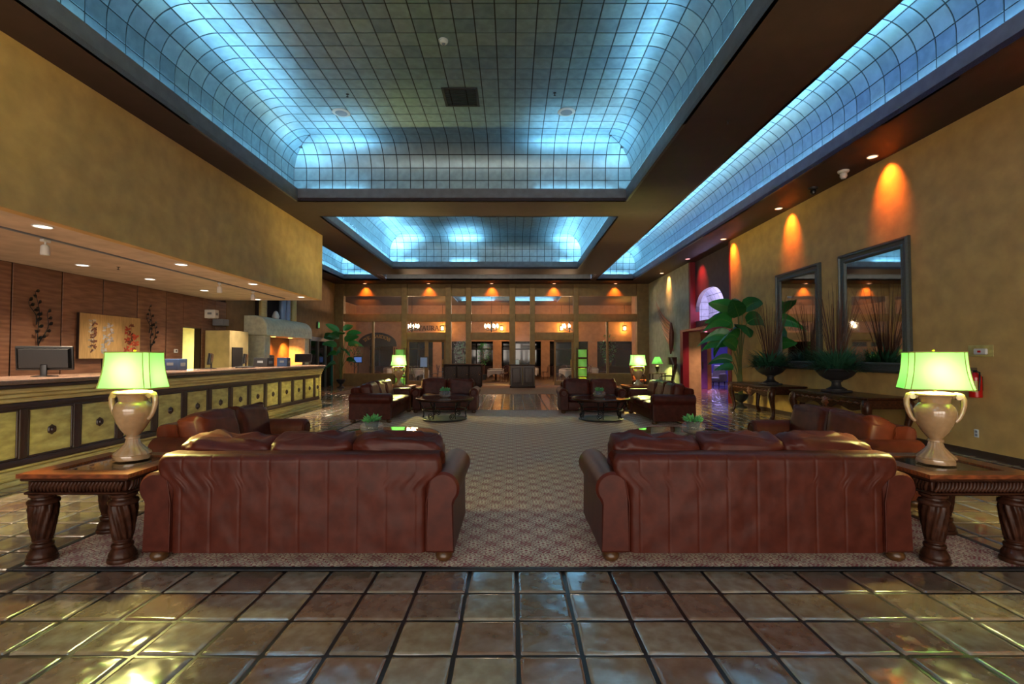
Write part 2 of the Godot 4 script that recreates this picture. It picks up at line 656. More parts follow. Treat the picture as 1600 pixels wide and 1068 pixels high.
func rug_texture() -> ImageTexture:
	var n := 384
	var im := Image.create(n, n, false, Image.FORMAT_RGB8)
	var cream := Color(0.85, 0.76, 0.64)
	var taupe := Color(0.67, 0.56, 0.48)
	var red := Color(0.54, 0.08, 0.12)
	var nz := FastNoiseLite.new()
	nz.seed = 4
	nz.frequency = 0.09
	for y in n:
		for x in n:
			var u := fposmod(2.0 * x / n, 1.0)
			var v := fposmod(2.0 * y / n, 1.0)
			var best := 9.0
			var ang := 0.0
			for c in [Vector2(0, 0), Vector2(1, 0), Vector2(0, 1), Vector2(1, 1), Vector2(0.5, 0.5)]:
				var dd: Vector2 = Vector2(u, v) - c
				if dd.length() < best:
					best = dd.length()
					ang = dd.angle()
			var col := taupe
			var petal := 0.15 * (1.0 + 0.42 * cos(6.0 * ang))
			var ring := 0.27 * (1.0 + 0.16 * cos(12.0 * ang + 1.0))
			if best < 0.045:
				col = red
			elif best < petal:
				col = cream
			elif best < petal + 0.028:
				col = red
			elif absf(best - ring) < 0.030 and sin(12.0 * ang) > -0.55:
				col = cream
			elif absf(best - ring - 0.055) < 0.026 and cos(16.0 * ang) > -0.1:
				col = red
			elif sin(u * TAU * 4.0 + 2.2 * sin(v * TAU * 2.0)) * sin(v * TAU * 4.0 + 2.2 * sin(u * TAU * 2.0)) > 0.42:
				col = red
			elif sin(u * TAU * 5.0 + 1.0) * sin(v * TAU * 5.0 + 1.0) > 0.6:
				col = cream
			var f := 0.93 + 0.10 * nz.get_noise_2d(x * 3.0, y * 3.0) + 0.05 * (pseudo(x * 7 + y * 391) - 0.5)
			im.set_pixel(x, y, Color(col.r * f, col.g * f, col.b * f))
	return ImageTexture.create_from_image(im)

# ---------------------------------------------------------------- ceiling
const VR := 0.65
const VS := 0.45
const VBASE := 5.30

func vault_profile(s: float) -> Array:
	if s <= VS:
		return [0.0, VBASE + s, 1.0, 0.0]
	var a := (s - VS) / VR
	return [VR * (1.0 - cos(a)), VBASE + VS + VR * sin(a), cos(a), -sin(a)]

func vault_point(side: int, r: Array, along: float, s: float, lift: float) -> Vector3:
	# r = [x0, x1, d0, d1]; side 0 west, 1 east, 2 far, 3 near
	var p := vault_profile(s)
	var inn: float = p[0] + p[2] * lift
	var y: float = p[1] + p[3] * lift
	if side == 0:
		return P(r[0] + inn, y, along)
	if side == 1:
		return P(r[1] - inn, y, along)
	if side == 2:
		return P(along, y, r[3] - inn)
	return P(along, y, r[2] + inn)

func add_vault_tile(rows_lo: Array, rows_hi: Array, back_lo: Array, back_hi: Array) -> void:
	var m := MB.new()
	var n := rows_lo.size()
	if n < 2:
		return
	var ids := []
	var mid := Vector3.ZERO
	for k in n:
		ids.append([m.vert(rows_lo[k]), m.vert(rows_hi[k])])
		mid += (rows_lo[k] + rows_hi[k]) / (2.0 * n)
	for k in n - 1:
		m.tri(ids[k][0], ids[k][1], ids[k + 1][1])
		m.tri(ids[k][0], ids[k + 1][1], ids[k + 1][0])
		m.quad(back_lo[k], rows_lo[k], rows_lo[k + 1], back_lo[k + 1])
		m.quad(rows_hi[k], back_hi[k], back_hi[k + 1], rows_hi[k + 1])
	m.quad(back_lo[0], back_hi[0], rows_hi[0], rows_lo[0])
	m.quad(rows_lo[n - 1], rows_hi[n - 1], back_hi[n - 1], back_lo[n - 1])
	tile_parts.append([shows(mid, rows_lo[0].distance_to(rows_hi[0])), m, tile_parts.size()])

func coffer(r: Array, tiled := true) -> void:
	# r: the opening in the slab [x0, x1, d0, d1]
	var lip := MB.new()
	var t := 0.05
	var top := 5.345
	lip.span(r[0] - t, r[0], H_CEIL, top, r[2] - t, r[3] + t)
	lip.span(r[1], r[1] + t, H_CEIL, top, r[2] - t, r[3] + t)
	lip.span(r[0], r[1], H_CEIL, top, r[2] - t, r[2])
	lip.span(r[0], r[1], H_CEIL, top, r[3], r[3] + t)
	part(ceiling_root, "lip", lip, mats.lip_grey)
	var q := 0.17
	var g := [r[0] - q, r[1] + q, r[2] - q, r[3] + q]
	var ledge := MB.new()
	ledge.span(g[0], r[0] - t, 5.20, 5.25, g[2], g[3])
	ledge.span(r[1] + t, g[1], 5.20, 5.25, g[2], g[3])
	ledge.span(r[0] - t, r[1] + t, 5.20, 5.25, g[2], r[2] - t)
	ledge.span(r[0] - t, r[1] + t, 5.20, 5.25, r[3] + t, g[3])
	part(ceiling_root, "ledge", ledge, mats.soffit_white)
	# closed vault behind the tiles
	var vault := MB.new()
	var total := VS + VR * PI / 2
	var back := -0.004 if tiled else 0.0
	for side in 4:
		var lo: float = g[2] if side < 2 else g[0]
		var hi: float = g[3] if side < 2 else g[1]
		vault.grid(1, 12, func(a, b):
			var s: float = -0.08 + b * (total + 0.08)
			var d: float = vault_profile(max(s, 0.0))[0]
			return vault_point(side, g, lerp(lo + d, hi - d, a), s, back))
	var yt := VBASE + VS + VR - back
	vault.quad(P(g[0] + VR, yt, g[2] + VR), P(g[1] - VR, yt, g[2] + VR), P(g[1] - VR, yt, g[3] - VR), P(g[0] + VR, yt, g[3] - VR))
	part(ceiling_root, "vault", vault, mats.silver_joint if tiled else mats.silver_1)
	if not tiled:
		return
	var nx := int(round((g[1] - g[0]) / 0.31))
	var nd := int(round((g[3] - g[2]) / 0.31))
	var px: float = (g[1] - g[0]) / nx
	var pd: float = (g[3] - g[2]) / nd
	var gr := 0.010
	for side in 4:
		var cnt := nd if side < 2 else nx
		var pit := pd if side < 2 else px
		var lo: float = g[2] if side < 2 else g[0]
		var hi: float = g[3] if side < 2 else g[1]
		for row in 5:
			for k in cnt:
				var s0 := total * row / 5.0 + gr
				var s1 := total * (row + 1) / 5.0 - gr
				var steps := 1 if s1 < VS else 4
				var a := []
				var b := []
				var c := []
				var e := []
				var jit := 0.004 + 0.003 * pseudo(k * 31 + row * 7 + side)
				var jit2 := 0.004 + 0.003 * pseudo(k * 17 + row * 5 + side + 400)
				for j in steps + 1:
					var s: float = lerp(s0, s1, float(j) / steps)
					var dd: float = vault_profile(s)[0]
					var u0: float = max(lo + k * pit + gr, lo + dd + gr)
					var u1: float = min(lo + (k + 1) * pit - gr, hi - dd - gr)
					if u1 - u0 < 0.015:
						continue
					a.append(vault_point(side, g, u0, s, jit))
					b.append(vault_point(side, g, u1, s, jit2))
					c.append(vault_point(side, g, u0, s, -0.006))
					e.append(vault_point(side, g, u1, s, -0.006))
				add_vault_tile(a, b, c, e)
	var y0 := VBASE + VS + VR
	for i in nx:
		for j in nd:
			var xa: float = max(g[0] + i * px, g[0] + VR) + gr
			var xb: float = min(g[0] + (i + 1) * px, g[1] - VR) - gr
			var da: float = max(g[2] + j * pd, g[2] + VR) + gr
			var db: float = min(g[2] + (j + 1) * pd, g[3] - VR) - gr
			if xb - xa < 0.02 or db - da < 0.02:
				continue
			var j1 := 0.004 + 0.003 * pseudo(i * 57 + j * 91)
			var j2 := 0.004 + 0.003 * pseudo(i * 23 + j * 191 + 7)
			add_vault_tile([P(xa, y0 - j1, da), P(xa, y0 - j2, db)], [P(xb, y0 - j2, da), P(xb, y0 - j1, db)], [P(xa, y0 + 0.006, da), P(xa, y0 + 0.006, db)], [P(xb, y0 + 0.006, da), P(xb, y0 + 0.006, db)])

func cove_tube(a: Vector3, b: Vector3, inward: Vector3, col := COVE_COLOR, strength := 1.0, place := "restaurant ceiling recess") -> void:
	var l := a.distance_to(b)
	var t := thing("cove_tube_light", "fluorescent tube hidden on the ledge of the " + place, "tube light", (a + b) / 2, 0.0, "tubes hidden in the " + place)
	var m := MB.new()
	m.tube([a - (a + b) / 2, b - (a + b) / 2], 0.013, 8)
	part(t, "tube", m, tube_mat)
	var body := MB.new()
	body.box(Vector3(0, -0.026, 0), Vector3(max(absf(b.x - a.x), 0.04), 0.022, max(absf(b.z - a.z), 0.04)))
	part(t, "batten", body, mats.white_plastic)
	area(Vector3(0, 0.018, 0), Vector3(0, 1, 0) + inward * 0.3, b - a, Vector2(l, 0.03), col, COVE_ENERGY * l * strength, t)

func cove_run(r: Array, side: int, from: float, to: float, col := COVE_COLOR, strength := 1.0) -> void:
	var place: String = r[4]
	var q := 0.11
	var y := 5.285
	var n: int = max(1, int(round((to - from) / 3.7)))
	for k in n:
		var u0: float = lerp(from, to, float(k) / n) + 0.06
		var u1: float = lerp(from, to, float(k + 1) / n) - 0.06
		if side == 0:
			cove_tube(P(r[0] - q, y, u0), P(r[0] - q, y, u1), Vector3.RIGHT, col, strength, place)
		elif side == 1:
			cove_tube(P(r[1] + q, y, u0), P(r[1] + q, y, u1), Vector3.LEFT, col, strength, place)
		elif side == 2:
			cove_tube(P(u0, y, r[3] + q), P(u1, y, r[3] + q), Vector3.BACK, col, strength, place)
		else:
			cove_tube(P(u0, y, r[2] - q), P(u1, y, r[2] - q), Vector3.FORWARD, col, strength, place)

func build_ceiling() -> void:
	ceiling_root = structure("ceiling", "dark brown ceiling with silver tiled coved vaults")
	var A := [-4.97, 2.64, 3.73, 11.2, "large vault above the sofas"]
	var B := [-4.9, 2.70, 12.47, 19.94, "second vault before the restaurant"]
	var C := [3.95, 5.73, 0.6, 23.0, "long narrow vault along the mirror wall"]
	var L := [-7.97, -6.17, 15.3, 23.0, "short narrow vault by the sliding entrance"]
	var Z := [-4.97, 2.64, -4.9, 2.5, "vault by the entrance windows"]
	var T := [-6.17 + 0.22, 3.95 - 0.22, 21.34, 23.0]
	var holes := [A, B, C, L, Z, T]
	var xs := [-9.0, 7.0]
	var ds := [-6.2, 24.3]
	for h in holes:
		xs.append_array([h[0], h[1]])
		ds.append_array([h[2], h[3]])
	xs.sort()
	ds.sort()
	var slab := MB.new()
	for j in ds.size() - 1:
		if ds[j + 1] - ds[j] < 0.001:
			continue
		var start := 1e9
		for i in range(0, xs.size() - 1):
			var open := false
			var mx: float = (xs[i] + xs[i + 1]) / 2
			var md: float = (ds[j] + ds[j + 1]) / 2
			for h in holes:
				if mx > h[0] and mx < h[1] and md > h[2] and md < h[3]:
					open = true
			if not open and start > 1e8:
				start = xs[i]
			if start < 1e8 and (open or i == xs.size() - 2):
				var stop: float = xs[i] if open else xs[i + 1]
				if stop - start > 0.001:
					slab.span(start, stop, H_CEIL, H_CEIL + 0.08, ds[j], ds[j + 1])
				start = 1e9
	part(ceiling_root, "beam_slab", slab, mats.beam_brown)
	var tr := MB.new()
	tr.span(T[0], T[1], 5.345, 5.40, T[2], T[3])
	tr.span(T[0], T[1], H_CEIL + 0.001, 5.345, T[3], T[3] + 0.05)
	tr.span(T[0], T[1], H_CEIL + 0.001, 5.345, T[2] - 0.05, T[2])
	part(ceiling_root, "trough", tr, mats.lip_grey)
	for k in 3:
		var tl := thing("trough_tube_light", "warm tube light recessed in the ceiling trough before the restaurant", "tube light", P([-4.4, -1.1, 2.2][k], 5.33, 21.55), 0.0, "tubes recessed in the ceiling trough")
		var tm := MB.new()
		tm.tube([Vector3(-1.4, 0, 0), Vector3(1.4, 0, 0)], 0.013, 8)
		part(tl, "tube", tm, tube_mat)
		area(Vector3(0, -0.02, 0), Vector3(0, -1, -0.5), Vector3.RIGHT, Vector2(2.8, 0.05), Color(1.0, 0.93, 0.82), TROUGH_ENERGY, tl)
	coffer(A)
	coffer(B)
	coffer(C)
	coffer(L)
	coffer(Z, false)
	tile_parts.sort_custom(func(a, b): return a[0] > b[0])
	var rest := MB.new()
	for k in tile_parts.size():
		var m: MB = tile_parts[k][1]
		if k < 300:
			part(ceiling_root, "ceiling_tile", m, mats["silver_%d" % int(pseudo(tile_parts[k][2]) * 2.99)])
		else:
			var base := rest.v.size()
			rest.v.append_array(m.v)
			rest.uv.append_array(m.uv)
			for i in m.ix:
				rest.ix.append(base + i)
	var o := part(ceiling_root, "tile_field", rest, mats.silver_0)
	o.set_meta("kind", "stuff")
	# tubes in the coves
	cove_run(A, 0, 3.8, 11.1, COVE_COLOR, 0.62)
	cove_run(A, 1, 3.8, 11.1, COVE_COLOR, 0.62)
	cove_run(A, 2, 0.5, 2.5, COVE_COLOR, 0.75)
	cove_run(A, 2, -4.8, -3.4, COVE_COLOR, 0.75)
	cove_run(A, 3, -4.5, 2.2, COVE_COLOR, 0.4)
	cove_run(B, 0, 12.6, 19.8, COVE_COLOR, 1.9)
	cove_run(B, 1, 12.6, 19.8, COVE_COLOR, 1.9)
	cove_run(B, 2, -4.8, -3.9, COVE_COLOR, 1.8)
	cove_run(B, 2, -2.6, -1.4, COVE_COLOR, 1.8)
	cove_run(B, 2, 1.9, 2.6, COVE_COLOR, 1.8)
	cove_run(C, 0, 2.0, 22.5, COVE_VIOLET, 0.6)
	cove_run(C, 1, 0.8, 22.8, COVE_COLOR, 0.85)
	cove_run(C, 2, 4.0, 5.6, COVE_COLOR, 1.5)
	cove_run(L, 0, 15.5, 22.8, COVE_COLOR, 1.5)
	cove_run(L, 2, -7.9, -6.3, COVE_COLOR, 1.5)
	cove_run(Z, 0, -4.8, 2.4, COVE_COLOR, 2.0)
	cove_run(Z, 1, -4.8, 2.4, COVE_COLOR, 2.0)
	cove_run(Z, 3, -4.5, 2.2)
	cove_run(B, 3, -4.8, 2.6, COVE_COLOR, 1.0)

# ---------------------------------------------------------------- walls
func build_walls() -> void:
	var wr := structure("wall_right", "ochre painted wall with two large mirrors")
	var m := MB.new()
	m.span(X_RIGHT, X_RIGHT + 0.2, 0, H_CEIL + 0.02, -6.2, 15.06)
	part(wr, "plaster", m, mats.ochre)
	var wf := structure("wall_right_far", "pale sage wall section behind the wing sculpture")
	m = MB.new()
	m.span(X_RIGHT, X_RIGHT + 0.2, 0, H_CEIL + 0.02, 19.6, D_FAR + 0.3)
	m.span(X_RIGHT, X_RIGHT + 0.2, 2.5, H_CEIL + 0.02, 18.7, 19.6)
	part(wf, "plaster", m, mats.sage)
	var wb := structure("wall_back", "ochre wall with tall entrance windows")
	m = MB.new()
	m.span(-9.0, 7.0, 0, 0.4, -6.4, -6.2)
	m.span(-9.0, 7.0, 3.8, H_CEIL + 0.02, -6.4, -6.2)
	var wx := [-6.6, -3.5, -0.4, 2.7]
	m.span(-9.0, wx[0], 0.4, 3.8, -6.4, -6.2)
	m.span(wx[3] + 2.6, 7.0, 0.4, 3.8, -6.4, -6.2)
	for k in 3:
		m.span(wx[k] + 2.6, wx[k + 1], 0.4, 3.8, -6.4, -6.2)
	part(wb, "plaster", m, mats.ochre)
	for k in 4:
		var wn := structure("window_%d" % (k + 1), "tall framed entrance window")
		m = MB.new()
		for q in [0.0, 1.27, 2.54]:
			m.span(wx[k] + q, wx[k] + q + 0.06, 0.4, 3.8, -6.34, -6.26)
		for q in [0.4, 2.6, 3.74]:
			m.span(wx[k], wx[k] + 2.6, q, q + 0.06, -6.34, -6.26)
		part(wn, "frame", m, mats.olive_trim)
		m = MB.new()
		m.quad(P(wx[k], 0.4, -6.3), P(wx[k] + 2.6, 0.4, -6.3), P(wx[k] + 2.6, 3.8, -6.3), P(wx[k], 3.8, -6.3))
		part(wn, "pane", m, mats.glass)
		area(P(wx[k] + 1.3, 2.1, -6.15), Vector3.FORWARD, Vector3.RIGHT, Vector2(2.5, 3.3), DUSK_COLOR, DUSK_ENERGY, wn)
	var wl := structure("wall_left", "tan wall beyond the reception desk")
	m = MB.new()
	m.span(X_LEFT - 0.2, X_LEFT, 0, H_CEIL + 0.02, 15.0, 21.2)
	m.span(X_LEFT - 0.2, X_LEFT, 2.32, H_CEIL + 0.02, 21.2, 23.95)
	m.span(X_LEFT - 0.2, X_LEFT, 0, H_CEIL + 0.02, 23.95, D_FAR + 0.3)
	m.span(X_LEFT - 0.2, X_LEFT, 3.2, H_CEIL + 0.02, -6.2, 15.0)
	part(wl, "plaster", m, mats.tan_paint)
	# high front above the reception desk and its soffit
	var fa := structure("wall_fascia", "ochre upper wall above the reception desk")
	m = MB.new()
	m.span(-5.79, -5.64, 3.115, H_CEIL, -6.2, 14.42)
	m.span(X_LEFT, -5.79, 3.2, H_CEIL, 14.27, 14.42)
	part(fa, "plaster", m, mats.ochre)
	var so := structure("ceiling_reception", "cream soffit above the reception desk with round downlights")
	m = MB.new()
	m.span(X_LEFT, -5.79, 3.115, 3.2, -6.2, 14.42)
	part(so, "plaster", m, mats.soffit_white)
	# wood panelled wall behind the desk
	var ww := structure("wall_reception", "warm brown wood panel wall behind the reception desk")
	m = MB.new()
	m.span(X_LEFT - 0.2, X_LEFT - 0.03, 0, 3.2, -6.2, 13.07)
	m.span(X_LEFT - 0.2, X_LEFT - 0.03, 2.24, 3.2, 13.07, 13.8)
	m.span(X_LEFT - 0.2, X_LEFT - 0.03, 0, 3.2, 13.8, 15.0)
	part(ww, "backing", m, mats.seam_dark)
	var edge := 12.385
	var k := 0
	while edge > -6.0:
		m = MB.new()
		m.span(X_LEFT - 0.03, X_LEFT, 0.0, 3.112, edge - 0.935, edge, 0.010)
		part(ww, "panel", m, mats.panel_wood if k % 2 else mats.panel_wood_pale)
		edge -= 0.96
		k += 1
	for s in [[12.41, 13.03, 0.0], [13.05, 13.82, 2.25], [13.83, 14.42, 0.0], [14.44, 14.99, 0.0]]:
		m = MB.new()
		m.span(X_LEFT - 0.03, X_LEFT, s[2], 3.112, s[0], s[1], 0.006)
		part(ww, "panel", m, mats.panel_wood)
	# lit back office seen through the doorway
	var of := structure("wall_office", "pale green lit back office behind the reception doorway")
	m = MB.new()
	m.span(-11.5, -9.0, -0.02, 0.0, 11.5, 17.0)
	m.span(-11.5, -9.0, 2.6, 2.7, 11.5, 17.0)
	m.span(-11.6, -11.5, 0, 2.7, 11.5, 17.0)
	m.span(-11.5, -9.0, 0, 2.7, 17.0, 17.1)
	m.span(-11.5, -9.0, 0, 2.7, 11.4, 11.5)
	part(of, "plaster", m, mats.cream_wall)
	var sh := thing("office_shelf", "white shelf unit inside the bright office behind reception", "shelf", P(-10.0, 0, 16.75))
	m = MB.new()
	for y in [0.02, 0.5, 0.95, 1.4, 1.85]:
		m.box(Vector3(0, y, 0), Vector3(1.4, 0.03, 0.35))
	m.box(Vector3(-0.7, 0.95, 0), Vector3(0.03, 1.9, 0.35))
	m.box(Vector3(0.7, 0.95, 0), Vector3(0.03, 1.9, 0.35))
	m.box(Vector3(0, 0.95, -0.17), Vector3(1.4, 1.9, 0.01))
	part(sh, "carcass", m, mats.white_plastic)
	var ol := thing("office_ceiling_light", "flat white ceiling light in the back office", "ceiling light", P(-10.2, 2.6, 14.6))
	m = MB.new()
	m.box(Vector3(0, -0.03, 0), Vector3(0.6, 0.05, 1.2), 0.01)
	part(ol, "diffuser_light", m, glow("office_diffuser", Color(0.8, 1.0, 0.8), 2.0))
	area(Vector3(0, -0.07, 0), Vector3.DOWN, Vector3.BACK, Vector2(1.2, 0.6), Color(0.92, 1.0, 0.86), 32.0, ol)
	# cream closet block beside the office doorway
	var cb := structure("wall_closet", "low cream closet block behind the reception desk")
	m = MB.new()
	m.span(X_LEFT + 0.01, -8.08, 0, 2.2, 13.95, 14.95, 0.01)
	part(cb, "plaster", m, mats.cream_wall)
	m = MB.new()
	m.span(-8.08, -8.05, 0.02, 1.72, 14.06, 14.6, 0.005)
	part(cb, "closet_door", m, mats.charcoal)
	# base boards
	var bb := structure("baseboard_right", "dark tile skirting along the ochre wall")
	m = MB.new()
	m.span(X_RIGHT - 0.015, X_RIGHT - 0.001, 0.0, 0.10, -6.2, 15.0, 0.004)
	part(bb, "strip", m, mats.umber_frame)
	# dark plum panel above the passage with its arched opening
	var pp := structure("wall_portal", "dark plum upper wall with arched opening above the passage")
	m = MB.new()
	var d0 := 15.06
	var d1 := 18.7
	var steps := 40
	var arch := func(d: float) -> float:
		var u: float = (d - 17.3) / 1.3
		if absf(u) >= 1.0:
			return -1.0
		return 2.98 + 0.92 * pow(1.0 - pow(absf(u), 2.6), 0.5)
	for k2 in steps:
		var a: float = lerp(d0, d1, float(k2) / steps)
		var b: float = lerp(d0, d1, float(k2 + 1) / steps)
		var ya: float = arch.call(a)
		var yb: float = arch.call(b)
		var x := 7.0
		var xo := 7.15
		var top := H_CEIL + 0.02
		if ya < 0 and yb < 0:
			m.span(x, xo, 2.5, top, a, b)
			continue
		ya = 2.78 if ya < 0 else ya
		yb = 2.78 if yb < 0 else yb
		m.quad(P(x, yb, b), P(x, ya, a), P(x, top, a), P(x, top, b))
		m.quad(P(xo, ya, a), P(xo, yb, b), P(xo, top, b), P(xo, top, a))
		m.quad(P(x, ya, a), P(x, yb, b), P(xo, yb, b), P(xo, ya, a))
		m.span(x, xo, 2.5, 2.78, a, b)
	part(pp, "plaster", m, mats.plum)
	m = MB.new()
	m.span(6.80, 7.15, 2.5, H_CEIL, 18.55, 18.7)
	m.span(6.80, 7.0, 2.5, H_CEIL, 15.06, 15.22)
	m.span(6.76, 7.15, 2.42, 2.5, 15.06, 19.6)
	m.span(6.76, 7.0, 0.0, 2.42, 19.3, 19.6)
	m.span(6.76, 7.0, 0.0, 2.42, 15.06, 15.3)
	part(pp, "jamb", m, mats.maroon)

# ---------------------------------------------------------------- glazed front of the restaurant
func build_storefront() -> void:
	var w := structure("wall_far", "olive timber and glass front of the restaurant")
	var d0 := D_FAR
	var d1 := D_FAR + 0.18
	var m := MB.new()
	m.span(-8.8, 6.78, 4.45, H_CEIL + 0.02, d0 + 0.02, d1)
	part(w, "header", m, mats.olive_trim)
	var cols := [[-8.8, -8.35], [-5.48, -5.21], [-3.30, -3.02], [-2.29, -2.03], [-0.13, 0.16], [0.89, 1.14], [3.05, 3.30], [6.19, 6.78]]
	for c in cols:
		m = MB.new()
		m.span(c[0], c[1], 0, H_CEIL - 0.005, d0 - 0.10, d1 + 0.05, 0.012)
		part(w, "column", m, mats.olive_trim)
	for k in 7:
		var x0: float = cols[k][1]
		var x1: float = cols[k + 1][0]
		var rails := [[3.18, 3.56]]
		var panes := [[3.56, 4.45]]
		var mull := []
		if k == 0 or k == 6:
			rails.append([0.0, 0.61])
			panes.append([0.61, 3.18])
			mull = [lerp(x0, x1, 0.5)]
		elif k == 2 or k == 4:
			rails.append([0.0, 0.12])
			panes.append([0.12, 3.18])
		else:
			rails.append([2.26, 2.64])
			panes.append([2.64, 3.18])
		for r in rails:
			m = MB.new()
			m.span(x0, x1, r[0], r[1], d0 - 0.03, d1, 0.01)
			part(w, "rail", m, mats.olive_trim)
		for p in panes:
			m = MB.new()
			m.quad(P(x0, p[0], d0 + 0.08), P(x1, p[0], d0 + 0.08), P(x1, p[1], d0 + 0.08), P(x0, p[1], d0 + 0.08))
			part(w, "pane", m, mats.glass)
		for x in mull:
			m = MB.new()
			m.span(x - 0.05, x + 0.05, 0.61, 3.18, d0 + 0.02, d1 - 0.02, 0.008)
			part(w, "mullion", m, mats.olive_trim)
		if k == 1 or k == 5:
			for leaf in ([0, 1] if k == 1 else [1]):
				var a: float = lerp(x0, x1, leaf * 0.5)
				var b: float = lerp(x0, x1, leaf * 0.5 + 0.5)
				var dr := structure("door_%d" % (1 if k == 1 and leaf == 0 else (2 if k == 1 else 3)), "framed glass door leaf of the restaurant front")
				m = MB.new()
				m.span(a, a + 0.09, 0.02, 2.26, d0 + 0.05, d0 + 0.11, 0.008)
				m.span(b - 0.09, b, 0.02, 2.26, d0 + 0.05, d0 + 0.11, 0.008)
				m.span(a + 0.09, b - 0.09, 2.16, 2.26, d0 + 0.05, d0 + 0.11, 0.008)
				m.span(a + 0.09, b - 0.09, 0.02, 0.24, d0 + 0.05, d0 + 0.11, 0.008)
				part(dr, "frame", m, mats.tan_paint)
				m = MB.new()
				m.quad(P(a + 0.09, 0.24, d0 + 0.08), P(b - 0.09, 0.24, d0 + 0.08), P(b - 0.09, 2.16, d0 + 0.08), P(a + 0.09, 2.16, d0 + 0.08))
				part(dr, "pane", m, mats.glass)
				m = MB.new()
				m.tube([P(b - 0.13, 0.9, d0 + 0.01), P(b - 0.13, 1.3, d0 + 0.01)], 0.014, 8)
				part(dr, "handle", m, mats.brass)

